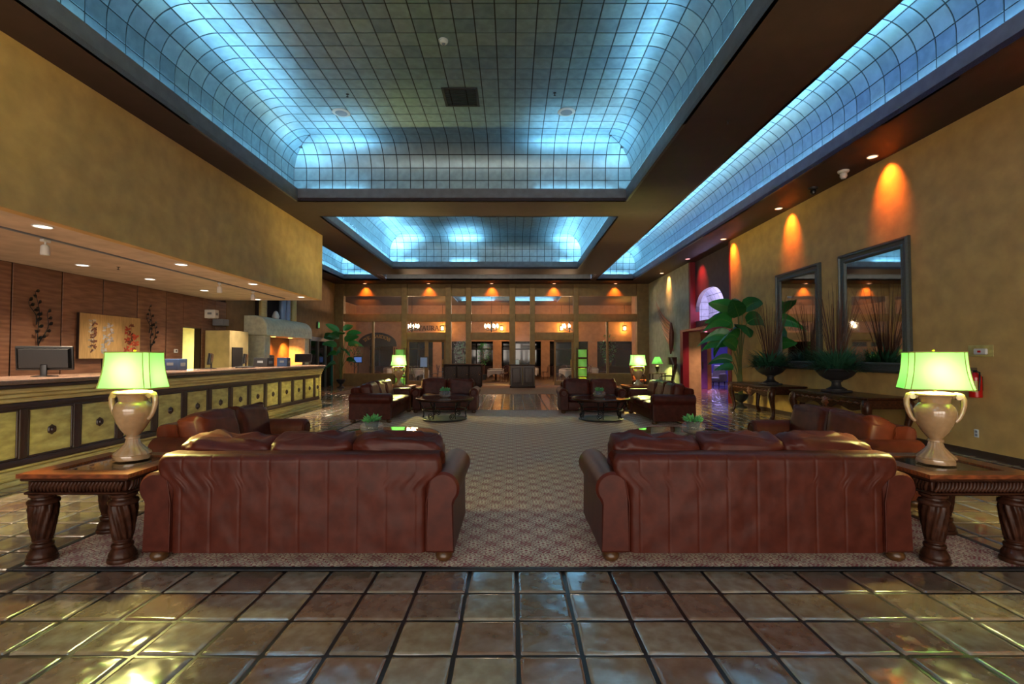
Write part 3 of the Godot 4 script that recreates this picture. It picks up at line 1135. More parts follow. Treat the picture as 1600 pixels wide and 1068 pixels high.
# ---------------------------------------------------------------- restaurant behind the glass
func build_restaurant() -> void:
	var f := structure("floor_restaurant", "dark wood floor of the restaurant")
	var m := MB.new()
	m.span(-11.0, 7.0, -0.1, 0.0, 24.42, 38.0)
	m.span(7.0, 10.0, -0.1, 0.0, 28.4, 38.0)
	part(f, "boards", m, grain(mat("restaurant_floor", Color(0.34, 0.21, 0.15), 0.4), tex.streak, Vector3(1, 1, 3)))
	var c := structure("ceiling_restaurant", "brown restaurant ceiling with lit blue recess")
	m = MB.new()
	m.span(-11.0, -3.6, H_CEIL, H_CEIL + 0.1, 24.4, 38.0)
	m.span(3.0, 10.0, H_CEIL, H_CEIL + 0.1, 24.4, 38.0)
	m.span(-3.6, 3.0, H_CEIL, H_CEIL + 0.1, 24.4, 29.2)
	m.span(-3.6, 3.0, H_CEIL, H_CEIL + 0.1, 32.6, 38.0)
	part(c, "plaster", m, mats.beam_brown)
	m = MB.new()
	m.span(-3.9, 3.3, 5.75, 5.8, 28.9, 32.9)
	m.span(-3.95, -3.9, H_CEIL + 0.1, 5.8, 28.9, 32.9)
	m.span(3.3, 3.35, H_CEIL + 0.1, 5.8, 28.9, 32.9)
	m.span(-3.9, 3.3, H_CEIL + 0.1, 5.8, 28.85, 28.9)
	m.span(-3.9, 3.3, H_CEIL + 0.1, 5.8, 32.9, 32.95)
	part(c, "recess", m, mats.silver_1)
	for s in [[P(-3.4, 5.2, 32.8), P(-1.2, 5.2, 32.8)], [P(0.2, 5.2, 32.8), P(2.8, 5.2, 32.8)]]:
		cove_tube(s[0], s[1], Vector3.BACK, COVE_COLOR, 1.1)
	var w := structure("wall_restaurant", "salmon restaurant walls with piers and dark night windows")
	m = MB.new()
	m.span(-11.2, -11.0, 0, H_CEIL, 24.4, 38.0)
	m.span(10.0, 10.2, 0, H_CEIL, 28.4, 38.0)
	m.span(-11.0, 10.0, 2.5, H_CEIL, 34.4, 34.6)
	m.span(-11.0, -8.8, 0, H_CEIL, 24.2, 24.4)
	m.span(6.98, 7.9, 0, H_CEIL, 24.2, 28.4)
	m.span(7.9, 10.0, 0, H_CEIL, 28.3, 28.4)
	part(w, "header", m, mats.salmon)
	for x in [-8.4, -5.6, -1.35, 2.05, 5.4]:
		m = MB.new()
		m.span(x, x + 0.62, 0, 2.5, 34.42, 34.78, 0.02)
		part(w, "pier", m, mats.salmon)
	m = MB.new()
	m.span(-11.0, 10.0, 0, H_CEIL, 37.8, 38.0)
	part(w, "window_wall", m, mats.night_glass)
	for k in 14:
		var x := -10.3 + k * 1.5
		m = MB.new()
		m.span(x, x + 0.08, 0, 2.6, 37.7, 37.78)
		part(w, "mullion", m, mats.seam_dark)
	m = MB.new()
	m.span(-11.0, 10.0, 0.0, 0.7, 37.66, 37.7)
	m.span(-11.0, 10.0, 1.95, 2.05, 37.66, 37.72)
	part(w, "sill", m, mats.dark_wood)
	# hanging chandeliers
	var gm := glow("chandelier_glow", Color(1.0, 0.86, 0.66), 5.0)
	var ch0: Node3D
	for k in 3:
		var at := P([-5.75, -1.18, 3.3][k], H_CEIL - 0.002, 28.0)
		var lb: String = ["candle chandelier hanging before the RESTAURANT lettering", "candle chandelier hanging above the hostess stand", "candle chandelier beside the square lantern near the tower lamp"][k]
		if k > 0:
			dup(ch0, at, 0.3 * k, lb)
			continue
		ch0 = thing("chandelier", lb, "chandelier", at, 0.0, "restaurant chandeliers")
		m = MB.new()
		m.tube([Vector3(0, 0, 0), Vector3(0, -1.55, 0)], 0.014, 6)
		m.lathe([Vector2(0.0, -0.03), Vector2(0.07, -0.02), Vector2(0.07, 0.0), Vector2(0, 0.0)], 10)
		part(ch0, "rod", m, mats.iron)
		m = MB.new()
		m.lathe([Vector2(0.0, -2.22), Vector2(0.04, -2.18), Vector2(0.02, -2.08), Vector2(0.07, -1.98), Vector2(0.03, -1.8), Vector2(0.06, -1.7), Vector2(0.015, -1.55)], 10)
		part(ch0, "stem", m, mats.iron)
		for i in 8:
			var a := TAU * i / 8
			var dir := Vector3(cos(a), 0, sin(a))
			m = MB.new()
			m.tube([Vector3(0, -1.95, 0), dir * 0.16 + Vector3(0, -2.1, 0), dir * 0.32 + Vector3(0, -2.08, 0), dir * 0.38 + Vector3(0, -1.97, 0)], 0.012, 5)
			var arm := part(ch0, "arm", m, mats.iron)
			m = MB.new()
			m.lathe([Vector2(0.02, -1.97), Vector2(0.045, -1.9), Vector2(0.05, -1.84), Vector2(0.02, -1.76), Vector2(0.0, -1.72)], 8, dir * 0.38)
			part(arm, "candle_bulb", m, gm)
		omni(Vector3(0, -1.6, 0), Color(1.0, 0.84, 0.68), 4.5, 0.3, ch0)
	# square lanterns before the header wall
	var lm := glow("lantern_glow", Color(1.0, 0.92, 0.6), 3.0)
	var lan0: Node3D
	for k in 4:
		var at := P([-4.85, -0.72, 3.45, 7.85][k], H_CEIL - 0.002, 34.0)
		var lb: String = ["small square lantern beside the RESTAURANT lettering", "small square lantern beside the middle chandelier", "small square lantern right behind a chandelier by the tower lamp", "small square lantern behind the glass beside the sage wall"][k]
		if k == 2:
			lb = "small square lantern just behind the chandelier by the tower lamp"
		if k > 0:
			dup(lan0, at, 0.0, lb)
			continue
		lan0 = thing("square_lantern", lb, "lantern", at, 0.0, "square restaurant lanterns")
		m = MB.new()
		m.tube([Vector3.ZERO, Vector3(0, -1.45, 0)], 0.012, 6)
		part(lan0, "rod", m, mats.iron)
		m = MB.new()
		m.box(Vector3(0, -1.65, 0), Vector3(0.2, 0.24, 0.2), 0.02)
		part(lan0, "lantern_glass", m, lm)
		m = MB.new()
		for sx in [-1, 1]:
			for sz in [-1, 1]:
				m.box(Vector3(sx * 0.11, -1.65, sz * 0.11), Vector3(0.03, 0.36, 0.03))
		for y in [-1.47, -1.83]:
			for s in [-1, 1]:
				m.box(Vector3(0, y, s * 0.11), Vector3(0.24, 0.03, 0.03))
				m.box(Vector3(s * 0.11, y, 0), Vector3(0.03, 0.03, 0.24))
		part(lan0, "cage", m, mats.iron)
		omni(Vector3(0, -1.65, 0), Color(1.0, 0.72, 0.30), 1.6, 0.08, lan0)
	# lettering on the header wall
	letters("restaurant_lettering", "brown RESTAURANT lettering on the salmon restaurant wall", "RESTAURANT", P(-5.98, 3.42, 34.37), 0.44, mats.seam_dark)
	# arched gold name and its dark door
	var sg := thing("arched_sign", "dark arched sign with gold lettering behind the glass", "sign", P(-8.3, 2.05, 30.0))
	m = MB.new()
	m.prism(arch_poly(1.2, 0.75), -0.04, 0.0, 0.01)
	part(sg, "board", m, mats.black)
	var word := "THE GARDENS"
	for k in word.length():
		if word[k] == " ":
			continue
		var a: float = lerp(2.45, 0.70, float(k) / (word.length() - 1))
		var tm := TextMesh.new()
		tm.text = word[k]
		tm.font = serif()
		tm.font_size = 32
		tm.pixel_size = 0.0085
		tm.depth = 0.015
		var o := part(sg, "letter", tm, mats.brass)
		o.position = Vector3(cos(a) * 0.98, sin(a) * 0.62, 0.012)
		o.rotation.z = (a - PI / 2) * 0.75
	# dining tables and chairs
	var t0: Node3D
	var c0 := make_bistro_chair()
	var spots := [[-0.95, 28.6], [3.35, 28.4], [-5.4, 28.0], [-3.6, 31.2], [1.2, 31.4], [4.9, 31.0], [-7.6, 31.0]]
	var near := ["before the hostess stand", "behind the glass door by the tower lamp", "beside the sign stand", "deep behind the sign stand", "deep between two piers", "deep behind the tower lamp", "under the arched gold sign"]
	for k in spots.size():
		var at := P(spots[k][0], 0, spots[k][1])
		var lb: String = "white clothed dining table " + near[k]
		if k == 0:
			t0 = thing("dining_table", lb, "table", at, 0.0, "restaurant tables")
			m = MB.new()
			m.box(Vector3(0, 0.72, 0), Vector3(0.92, 0.03, 0.92), 0.008)
			part(t0, "tabletop", m, mats.dark_wood)
			m = MB.new()
			m.lathe([Vector2(0.26, 0.0), Vector2(0.26, 0.03), Vector2(0.06, 0.07), Vector2(0.05, 0.4), Vector2(0.09, 0.7), Vector2(0, 0.705)], 12)
			part(t0, "pedestal", m, mats.dark_wood)
			m = MB.new()
			var drape := func(a, b):
				var w2: float = a * TAU
				var sq: float = 0.47 / max(absf(cos(w2)), absf(sin(w2)))
				var corner: float = sq / 0.47 - 1.0
				if b < 0.2:
					return Vector3(cos(w2) * sq * b * 5.0, 0.74, sin(w2) * sq * b * 5.0)
				var t: float = (b - 0.2) / 0.8
				var fold: float = 0.025 * t * sin(w2 * 10.0)
				var rr: float = sq * (1.0 + 0.03 * t - 0.16 * corner * t) + fold
				return Vector3(cos(w2) * rr, 0.74 - t * (0.30 + 0.55 * corner), sin(w2) * rr)
			m.grid(32, 6, drape, true)
			part(t0, "tablecloth", m, mats.white_cloth)
			var goods := MB.new()
			for g in 3:
				goods.lathe([Vector2(0.035, 0.742), Vector2(0.035, 0.747), Vector2(0.006, 0.755), Vector2(0.006, 0.83), Vector2(0.035, 0.87), Vector2(0.04, 0.93)], 8, Vector3(0.2 * cos(g * 2.1), 0, 0.2 * sin(g * 2.1)))
			part(t0, "wine_glass", goods, mats.bowl_glass)
		else:
			dup(t0, at, 0.35 * k, lb)
		for q in 3:
			var a := q * TAU / 3 + 0.5 + k * 0.7
			var cp := at + Vector3(sin(a), 0, cos(a)) * 0.98
			var clb: String = "dark red bentwood chair at the dining table " + near[k]
			if k == 0 and q == 0:
				c0.position = cp
				c0.rotation.y = a + PI
				c0.set_meta("label", clb)
			else:
				dup(c0, cp, a + PI, clb, "chairs at the table " + near[k])
		if k == 0:
			c0.set_meta("group", "chairs at the table " + near[k])
	# leafy trees in the dining room
	for k in 4:
		make_ficus(P([-2.65, -1.75, 5.2, -8.6][k], 0, [26.2, 30.2, 26.3, 26.6][k]), [2.3, 2.3, 2.7, 2.2][k], k, ["bushy indoor tree behind the narrow glass bay by the dark credenza", "bushy indoor tree behind the open doorway beside the hostess stand", "tall bushy indoor tree behind the glass bay by the tower lamp", "bushy indoor tree behind the glass by the potted paddle leaf plant"][k])

func serif() -> SystemFont:
	if not tex.has("serif"):
		var f := SystemFont.new()
		f.font_names = PackedStringArray(["Droid Serif"])
		tex.serif = f
	return tex.serif

func sans() -> SystemFont:
	if not tex.has("sans"):
		var f := SystemFont.new()
		f.font_names = PackedStringArray(["Droid Sans"])
		tex.sans = f
	return tex.sans

func letters(called: String, label: String, word: String, at: Vector3, height: float, m: Material) -> void:
	var tm := TextMesh.new()
	tm.text = word
	tm.font = serif()
	tm.font_size = 32
	tm.pixel_size = height / 32.0
	tm.depth = 0.03
	var t := thing(called, label, "sign", at)
	part(t, "lettering", tm, m)

func arch_poly(hw: float, h: float) -> PackedVector2Array:
	var p := PackedVector2Array()
	p.append(Vector2(-hw, 0))
	p.append(Vector2(hw, 0))
	for k in 17:
		var a := PI * k / 16
		p.append(Vector2(cos(a) * hw, 0.12 + sin(a) * h))
	return p

func make_bistro_chair() -> Node3D:
	var t := thing("bistro_chair", "dark red bentwood chair", "chair")
	var m := MB.new()
	m.lathe([Vector2(0, 0.44), Vector2(0.2, 0.44), Vector2(0.215, 0.455), Vector2(0.2, 0.475), Vector2(0, 0.465)], 16)
	part(t, "seat", m, mats.bent_wood)
	for s in [[-0.15, 0.15], [0.15, 0.15], [-0.14, -0.15], [0.14, -0.15]]:
		m = MB.new()
		m.tube([Vector3(s[0], 0.45, s[1]), Vector3(s[0] * 1.25, 0.0, s[1] * 1.25)], [0.018, 0.013], 6)
		part(t, "leg", m, mats.bent_wood)
	var arc := []
	for k in 13:
		var a := PI * k / 12
		arc.append(Vector3(-0.19 * cos(a), 0.46 + 0.46 * pow(sin(a), 0.45), -0.17 - 0.10 * sin(a)))
	m = MB.new()
	m.tube(arc, 0.015, 6)
	part(t, "back_hoop", m, mats.bent_wood)
	arc = []
	for k in 11:
		var a := PI * k / 10
		arc.append(Vector3(-0.10 * cos(a), 0.46 + 0.34 * pow(sin(a), 0.5), -0.18 - 0.07 * sin(a)))
	m = MB.new()
	m.tube(arc, 0.012, 6)
	part(t, "inner_hoop", m, mats.bent_wood)
	return t

func make_ficus(at: Vector3, h: float, sd: int, label: String) -> void:
	var t := thing("indoor_tree", label, "plant", at, 0.0, "restaurant trees")
	var m := MB.new()
	m.lathe([Vector2(0, 0.0), Vector2(0.16, 0.0), Vector2(0.2, 0.3), Vector2(0.22, 0.32), Vector2(0.2, 0.34), Vector2(0.18, 0.3), Vector2(0, 0.3)], 14)
	part(t, "pot", m, mats.urn_stone)
	m = MB.new()
	m.tube([Vector3(0, 0.29, 0), Vector3(0.03, h * 0.4, 0.02), Vector3(-0.02, h * 0.75, 0)], [0.03, 0.025, 0.012], 6)
	for k in 9:
		var a := k * 2.4
		m.tube([Vector3(0.02, h * (0.35 + 0.05 * k), 0), Vector3(cos(a) * 0.3, h * (0.5 + 0.05 * k), sin(a) * 0.3)], [0.012, 0.005], 5)
	part(t, "trunk", m, mats.twig)
	m = MB.new()
	var rg := RandomNumberGenerator.new()
	rg.seed = 90 + sd
	for k in 420:
		var y := rg.randf_range(0.42, 1.0)
		var rr := 0.46 * sin(PI * clampf((y - 0.36) / 0.72, 0.05, 0.95)) * sqrt(rg.randf())
		var a := rg.randf() * TAU
		var p := Vector3(cos(a) * rr, y * h, sin(a) * rr)
		var dir := Vector3(cos(a) * 0.8 + rg.randf_range(-0.6, 0.6), rg.randf_range(-0.9, 0.2), sin(a) * 0.8 + rg.randf_range(-0.6, 0.6)).normalized()
		var side := dir.cross(Vector3(rg.randf() - 0.5, 1, rg.randf() - 0.5)).normalized()
		var l := rg.randf_range(0.07, 0.12)
		m.quad(p, p + dir * l * 0.5 + side * l * 0.24, p + dir * l, p + dir * l * 0.5 - side * l * 0.24)
	var fo := part(t, "foliage", m, mats.leaf_green)
	fo.set_meta("kind", "stuff")

# ---------------------------------------------------------------- passage and violet lounge east of the hall
func build_passage() -> void:
	var w := structure("wall_passage", "cream passage walls beside the violet lounge")
	var m := MB.new()
	m.span(7.0, 12.5, 0.0, 2.5, 14.85, 15.05)
	m.span(12.3, 12.5, 0.0, 5.0, 15.05, 22.0)
	m.span(7.0, 7.45, 0.0, 2.5, 19.62, 19.75)
	m.span(7.45, 7.6, 0.0, 2.5, 19.62, 22.0)
	m.span(7.6, 8.45, 0.0, 2.5, 21.9, 22.0)
	m.span(8.75, 8.95, 0.0, 2.5, 21.9, 22.0)
	m.span(10.9, 12.3, 0.0, 2.5, 21.9, 22.0)
	m.span(7.6, 12.3, 2.2, 2.5, 21.9, 22.0)
	part(w, "plaster", m, mats.cream_wall)
	var c := structure("ceiling_passage", "cream passage soffit")
	m = MB.new()
	m.span(7.0, 12.3, 2.5, 2.56, 15.0, 22.0)
	part(c, "plaster", m, mats.soffit_white)
	var dr := structure("door_4", "violet door leaf standing in the passage")
	m = MB.new()
	m.span(8.45, 8.75, 0.01, 2.2, 21.85, 21.95, 0.01)
	part(dr, "leaf", m, mats.violet_wall)
	m = MB.new()
	m.span(8.50, 8.53, 0.9, 1.2, 21.78, 21.83, 0.005)
	part(dr, "handle", m, mats.chrome)
	var d2 := structure("door_5", "dark door at the end of the passage")
	m = MB.new()
	m.span(7.62, 7.66, 0.01, 2.1, 20.2, 21.3, 0.01)
	part(d2, "leaf", m, mats.charcoal)
	# violet room
	var v := structure("wall_lounge", "violet walls of the lounge beyond the passage")
	m = MB.new()
	m.span(8.0, 14.0, 0.0, 3.0, 28.0, 28.2)
	m.span(7.9, 8.0, 0.0, 3.0, 22.0, 28.2)
	m.span(14.0, 14.2, 0.0, 3.0, 22.0, 28.2)
	m.span(12.3, 14.0, 0.0, 3.0, 21.9, 22.0)
	m.span(8.0, 14.0, 3.0, 3.1, 22.0, 28.2)
	part(v, "plaster", m, mats.violet_wall)
	var lf := structure("floor_lounge", "violet grey lounge floor")
	m = MB.new()
	m.span(8.0, 14.2, -0.1, 0.001, 22.0, 28.2)
	part(lf, "carpet", m, mats.plum)
	var lamp := thing("lounge_ceiling_light", "round violet ceiling light in the lounge", "ceiling light", P(10.6, 3.0, 25.0))
	m = MB.new()
	m.lathe([Vector2(0, -0.05), Vector2(0.22, -0.05), Vector2(0.25, -0.02), Vector2(0.25, 0.0)], 20)
	part(lamp, "diffuser_light", m, glow("violet_diffuser", Color(0.55, 0.45, 1.0), 1.5))
	area(Vector3(0, -0.07, 0), Vector3.DOWN, Vector3.RIGHT, Vector2(0.4, 0.4), Color(0.72, 0.67, 1.0), 6.0, lamp)
	var pl := thing("passage_downlight", "small bright downlight in the passage soffit", "downlight", P(7.4, 2.5, 18.6))
	m = MB.new()
	m.lathe([Vector2(0, -0.012), Vector2(0.06, -0.012)], 14)
	part(pl, "lens_light", m, glow("passage_lens", Color(1.0, 0.8, 0.8), 6.0))
	m = MB.new()
	m.lathe([Vector2(0.06, -0.015), Vector2(0.09, -0.012), Vector2(0.095, 0.0)], 18)
	part(pl, "trim_ring", m, mats.white_plastic)
	spot(Vector3(0, -0.03, 0), Vector3(0.1, -1, -0.1), 55, Color(1.0, 0.70, 0.62), 4.0, 0.05, pl)
	var pk := thing("passage_floor_spot", "pink downlight at the end of the passage", "downlight", P(8.2, 2.5, 20.6))
	m = MB.new()
	m.lathe([Vector2(0, -0.012), Vector2(0.06, -0.012)], 14)
	part(pk, "lens_light", m, glow("pink_lens", Color(1.0, 0.6, 0.75), 5.0))
	spot(Vector3(0, -0.03, 0), Vector3.DOWN, 40, Color(1.0, 0.45, 0.62), 9.0, 0.05, pk)
	var ar := thing("lounge_armchair", "white upholstered armchair in the violet lounge", "armchair", P(10.1, 0, 24.2), -0.9)
	m = MB.new()
	m.box(Vector3(0, 0.3, 0), Vector3(0.66, 0.24, 0.66), 0.06)
	part(ar, "seat", m, mats.white_cloth)
	m = MB.new()
	m.xf = Transform3D(Basis(Vector3.RIGHT, -0.2), Vector3(0, 0.66, -0.33))
	m.box(Vector3.ZERO, Vector3(0.66, 0.72, 0.14), 0.06)
	part(ar, "backrest", m, mats.white_cloth)
	for s in [-1, 1]:
		m = MB.new()
		m.box(Vector3(s * 0.36, 0.42, 0), Vector3(0.13, 0.4, 0.66), 0.06)
		part(ar, "arm", m, mats.white_cloth)
		for q in [-1, 1]:
			m = MB.new()
			m.tube([Vector3(s * 0.3, 0.2, q * 0.27), Vector3(s * 0.3, 0.0, q * 0.27)], [0.025, 0.015], 8)
			part(ar, "leg", m, mats.dark_wood)
	# tiled violet vault seen through the arched opening
	var va := structure("ceiling_vault", "silver tiled vault lit violet behind the arched opening")
	m = MB.new()
	var vp := func(a: float, b: float, off: float) -> Vector3:
		var s := b * 2.6
		if s < 1.0:
			return P(8.5 + off, 2.56 + s, lerp(15.1, 21.0, a))
		var w2: float = min((s - 1.0) / 0.9, PI / 2)
		return P(8.5 - 0.9 * (1.0 - cos(w2)) + off * cos(w2), 3.56 + 0.9 * sin(w2) + off * sin(w2), lerp(15.1, 21.0, a))
	m.grid(1, 16, func(a, b): return vp.call(a, b, 0.02))
	m.span(7.15, 7.7, 4.40, 4.5, 15.0, 21.1)
	m.span(7.15, 8.6, 2.5, 4.5, 21.0, 21.1)
	m.span(7.15, 8.6, 2.56, 4.5, 15.0, 15.1)
	part(va, "backing", m, mats.silver_joint)
	for i in 15:
		for j in 7:
			m = MB.new()
			var u0 := i / 15.0 + 0.0015
			var u1 := (i + 1) / 15.0 - 0.0015
			m.grid(1, 3, func(a, b): return vp.call(lerp(u0, u1, a), lerp(j / 7.0 + 0.004, (j + 1) / 7.0 - 0.004, b), 0.0))
			part(va, "tile", m, mats.pale_tile)
	for i in 4:
		for j in 6:
			m = MB.new()
			m.span(7.16 + i * 0.335, 7.16 + i * 0.335 + 0.32, 2.57 + j * 0.305, 2.57 + j * 0.305 + 0.29, 20.975, 20.995, 0.003)
			part(va, "tile", m, mats.pale_tile)
	var tv := thing("vault_tube_light", "violet tube light below the small tiled vault", "tube light", P(7.40, 2.66, 17.6))
	m = MB.new()
	m.tube([Vector3(0, 0, -1.6), Vector3(0, 0, 1.6)], 0.013, 8)
	m.box(Vector3(0, -0.05, 0), Vector3(0.05, 0.08, 3.2))
	part(tv, "tube", m, glow("violet_tube", Color(0.7, 0.65, 1.0), 2.0))
	area(Vector3(0, 0.02, 0), Vector3(1.0, 0.6, 0), Vector3.BACK, Vector2(3.2, 0.03), Color(0.84, 0.80, 1.0), 24.0, tv)

# ---------------------------------------------------------------- reception
func build_reception() -> void:
	var x := -5.64
	var t := thing("reception_counter", "long cream and dark brown panelled reception counter with stone top", "counter", P(x, 0, 0))
	var end := 14.42
	var start := 2.2
	var m := MB.new()
	m.span(-0.02, -0.62, 0.21, 1.14, start, end - 0.03)
	part(t, "carcass", m, mats.umber_frame)
	m = MB.new()
	m.span(-0.86, 0.12, 1.14, 1.205, start, end + 0.06, 0.015)
	part(t, "counter_top", m, mats.counter_stone)
	m = MB.new()
	m.span(-0.80, 0.10, 1.10, 1.14, start, end + 0.04, 0.01)
	part(t, "top_edge", m, mats.umber_frame)
	# stepped cream frieze below the top
	m = MB.new()
	m.span(-0.62, 0.075, 1.04, 1.10, start, end + 0.02, 0.012)
	m.span(-0.62, 0.055, 0.99, 1.04, start, end + 0.01, 0.012)
	m.span(-0.62, 0.035, 0.935, 0.99, start, end, 0.012)
	part(t, "frieze", m, mats.cream_trim)
	m = MB.new()
	m.span(-0.62, 0.03, 0.06, 0.17, start, end, 0.012)
	m.span(-0.62, 0.05, 0.0, 0.06, start, end, 0.012)
	m.span(-0.62, 0.012, 0.17, 0.21, start, end, 0.012)
	part(t, "plinth", m, mats.cream_trim)
	# dark rails
	for r in [[0.21, 0.285, 0.03], [0.86, 0.935, 0.03]]:
		m = MB.new()
		m.span(0.0, r[2], r[0], r[1], start, end, 0.012)
		part(t, "rail", m, mats.umber_frame)
	var medal := MB.new()
	medal.lathe([Vector2(0, 0.034), Vector2(0.020, 0.032), Vector2(0.028, 0.016), Vector2(0.048, 0.018), Vector2(0.055, 0.008), Vector2(0.057, 0.0)], 14, Vector3.ZERO, func(w, y): return 1.0 + 0.1 * cos(w * 8.0))
	var medal_mesh := medal.commit()
	var d := 5.73 - 0.69 * 5
	while d < end - 0.3:
		var d2: float = min(d + 0.51, end - 0.2)
		# stile left of the panel, with beads
		m = MB.new()
		m.span(0.0, 0.03, 0.285, 0.86, d - 0.14, d - 0.04, 0.012)
		part(t, "stile", m, mats.umber_frame)
		# moulding round the panel
		m = MB.new()
		m.span(0.0, 0.022, 0.285, 0.31, d - 0.04, d2 + 0.04, 0.008)
		m.span(0.0, 0.022, 0.835, 0.86, d - 0.04, d2 + 0.04, 0.008)
		m.span(0.0, 0.022, 0.31, 0.835, d - 0.04, d - 0.012, 0.008)
		m.span(0.0, 0.022, 0.31, 0.835, d2 + 0.012, d2 + 0.04, 0.008)
		part(t, "moulding", m, mats.umber_frame)
		# four mitred triangles rising to the middle
		var c := P(0.020, 0.5725, (d + d2) / 2)
		var q := [P(0.006, 0.31, d - 0.012), P(0.006, 0.31, d2 + 0.012), P(0.006, 0.835, d2 + 0.012), P(0.006, 0.835, d - 0.012)]
		m = MB.new()
		for k in 4:
			var i := m.vert(q[k])
			m.vert(q[(k + 1) % 4])
			m.vert(c)
			m.tri(i, i + 1, i + 2)
		var pan := part(t, "panel", m, mats.cream_panel)
		var o := part(pan, "medallion", medal_mesh, mats.umber_frame)
		o.transform = Transform3D(Basis(Vector3.BACK, -PI / 2), c - Vector3(0.003, 0, 0))
		d += 0.69
	m = MB.new()
	m.span(0.0, 0.035, 0.21, 0.935, end - 0.17, end - 0.06, 0.01)
	part(t, "end_pilaster", m, mats.cream_trim)
	m = MB.new()
	m.span(-0.02, -0.60, 0.30, 0.86, end - 0.02, end + 0.005, 0.01)
	part(t, "end_panel", m, mats.cream_panel)
	# work surface behind
	var wk := thing("work_desk", "low work desk along the inner side of the reception counter", "desk", P(-6.60, 0, 8.5))
	m = MB.new()
	m.box(Vector3(0, 0.73, 0), Vector3(0.26, 0.04, 11.4), 0.01)
	m.box(Vector3(-0.1, 0.36, 0), Vector3(0.03, 0.70, 11.0))
	part(wk, "worktop", m, mats.dark_wood)
	# monitors
	monitor(P(-5.95, 1.205, 6.22), PI + 0.38, 0.58, "wide black monitor seen from behind beside the branch ornament on the counter")
	monitor(P(-6.32, 1.205, 10.2), -1.12, 0.46, "slim monitor turned edge-on before the office doorway")
	monitor(P(-6.22, 1.205, 11.35), -1.18, 0.44, "slim monitor turned edge-on before the cream closet block")
	monitor(P(-6.2, 1.205, 12.55), -1.3, 0.40, "slim monitor beside the dark desktop printer")
	monitor(P(-5.95, 1.205, 13.92), 0.18, 0.46, "square monitor before the lit fireplace niche at the counter end")
	desk_box("desktop_printer", "dark desktop printer on the counter before the fireplace", P(-6.1, 1.205, 12.0), Vector3(0.34, 0.22, 0.36), mats.charcoal)
	desk_box("card_terminal", "small dark box with white label on the counter", P(-5.80, 1.205, 12.4), Vector3(0.26, 0.22, 0.2), mats.blue_plastic)
	desk_box("file_tray", "blue grey file box on the counter beside the lit doorway", P(-6.25, 1.205, 9.05), Vector3(0.3, 0.21, 0.26), mats.blue_plastic)
	desk_box("keyboard_tray", "flat dark keyboard on the counter near the edge-on monitors", P(-6.0, 1.205, 11.0), Vector3(0.2, 0.03, 0.5), mats.charcoal)
	desk_box("tissue_box", "small pale tissue box on the counter beside the green shaded lamp", P(-5.95, 1.205, 7.9), Vector3(0.13, 0.08, 0.22), mats.soffit_white)
	# canvas and metal branches on the wood wall
	var ca := thing("canvas_painting", "wide beige canvas painting of pale and red leafy branches", "painting", P(X_LEFT + 0.035, 1.88, 10.64))
	m = MB.new()
	m.box(Vector3.ZERO, Vector3(0.06, 0.94, 1.62), 0.004)
	part(ca, "stretcher", m, mats.seam_dark)
	m = MB.new()
	var h := 0.465
	var w := 0.805
	m.quad(Vector3(0.0312, -h, w), Vector3(0.0312, -h, -w), Vector3(0.0312, h, -w), Vector3(0.0312, h, w))
	for k in 4:
		m.uv[k] = [Vector2(0, 1), Vector2(1, 1), Vector2(1, 0), Vector2(0, 0)][k]
	var cm := mat("canvas_print", Color.WHITE, 0.8)
	cm.albedo_texture = canvas_texture()
	part(ca, "painted_face", m, cm)
	branch(P(X_LEFT + 0.01, 1.55, 9.05), 1.1, "black metal leafy branch beside the wide monitor on the wood wall", 1)
	branch(P(X_LEFT + 0.01, 1.50, 11.85), 1.15, "black metal leafy branch between the canvas and the lit doorway", 2)
	# soffit fittings
	var rows := [[-5.97, 3.6], [-5.97, 6.16], [-5.95, 8.73], [-5.92, 11.1], [-5.88, 13.55], [-7.78, 5.4], [-7.78, 7.1], [-7.78, 8.79], [-7.75, 10.4], [-7.72, 12.2], [-7.4, 14.15]]
	for k in rows.size():
		downlight(P(rows[k][0], 3.115, rows[k][1]), Vector3(0, -1, 0), 44 if k < 5 else 52, DESK_COLOR, DESK_ENERGY * (0.8 if k < 5 else 0.28), 0.11, "round warm downlight in the cream soffit over the reception desk", "downlights over the reception desk")
	var tr := thing("track_rail", "long grey lighting track under the reception soffit", "track light", P(-6.5, 3.115, 8.0))
	m = MB.new()
	m.box(Vector3(0, -0.012, 0), Vector3(0.035, 0.024, 11.8), 0.004)
	part(tr, "rail", m, mats.grey_plastic)
	for k in 3:
		var o := Node3D.new()
		var hd := thing("track_spotlight", ["white track spotlight beside the first desk downlights", "white track spotlight above the lit office doorway", "white track spotlight near the fireplace end of the soffit"][k], "spotlight", P(-6.5, 3.088, [6.75, 10.8, 12.2][k]), 0.4 * k)
		o.free()
		m = MB.new()
		m.box(Vector3(0, -0.02, 0), Vector3(0.06, 0.04, 0.12), 0.008)
		m.tube([Vector3(0, -0.03, 0), Vector3(0, -0.09, 0)], 0.012, 6)
		part(hd, "adaptor", m, mats.white_plastic)
		m = MB.new()
		m.lathe([Vector2(0, -0.22), Vector2(0.05, -0.22), Vector2(0.055, -0.2), Vector2(0.05, -0.1), Vector2(0.03, -0.075), Vector2(0, -0.07)], 14)
		part(hd, "head", m, mats.white_plastic)
	# small wall devices by the closet corner
	desk_box("speaker_bracket", "white box speaker on a bracket high on the wood wall", P(X_LEFT + 0.16, 2.55, 14.0), Vector3(0.3, 0.24, 0.2), mats.white_plastic)
	desk_box("projector_mount", "grey projector on the wall bracket above the cream closet block", P(X_LEFT + 0.16, 2.36, 14.45), Vector3(0.3, 0.2, 0.34), mats.grey_plastic)
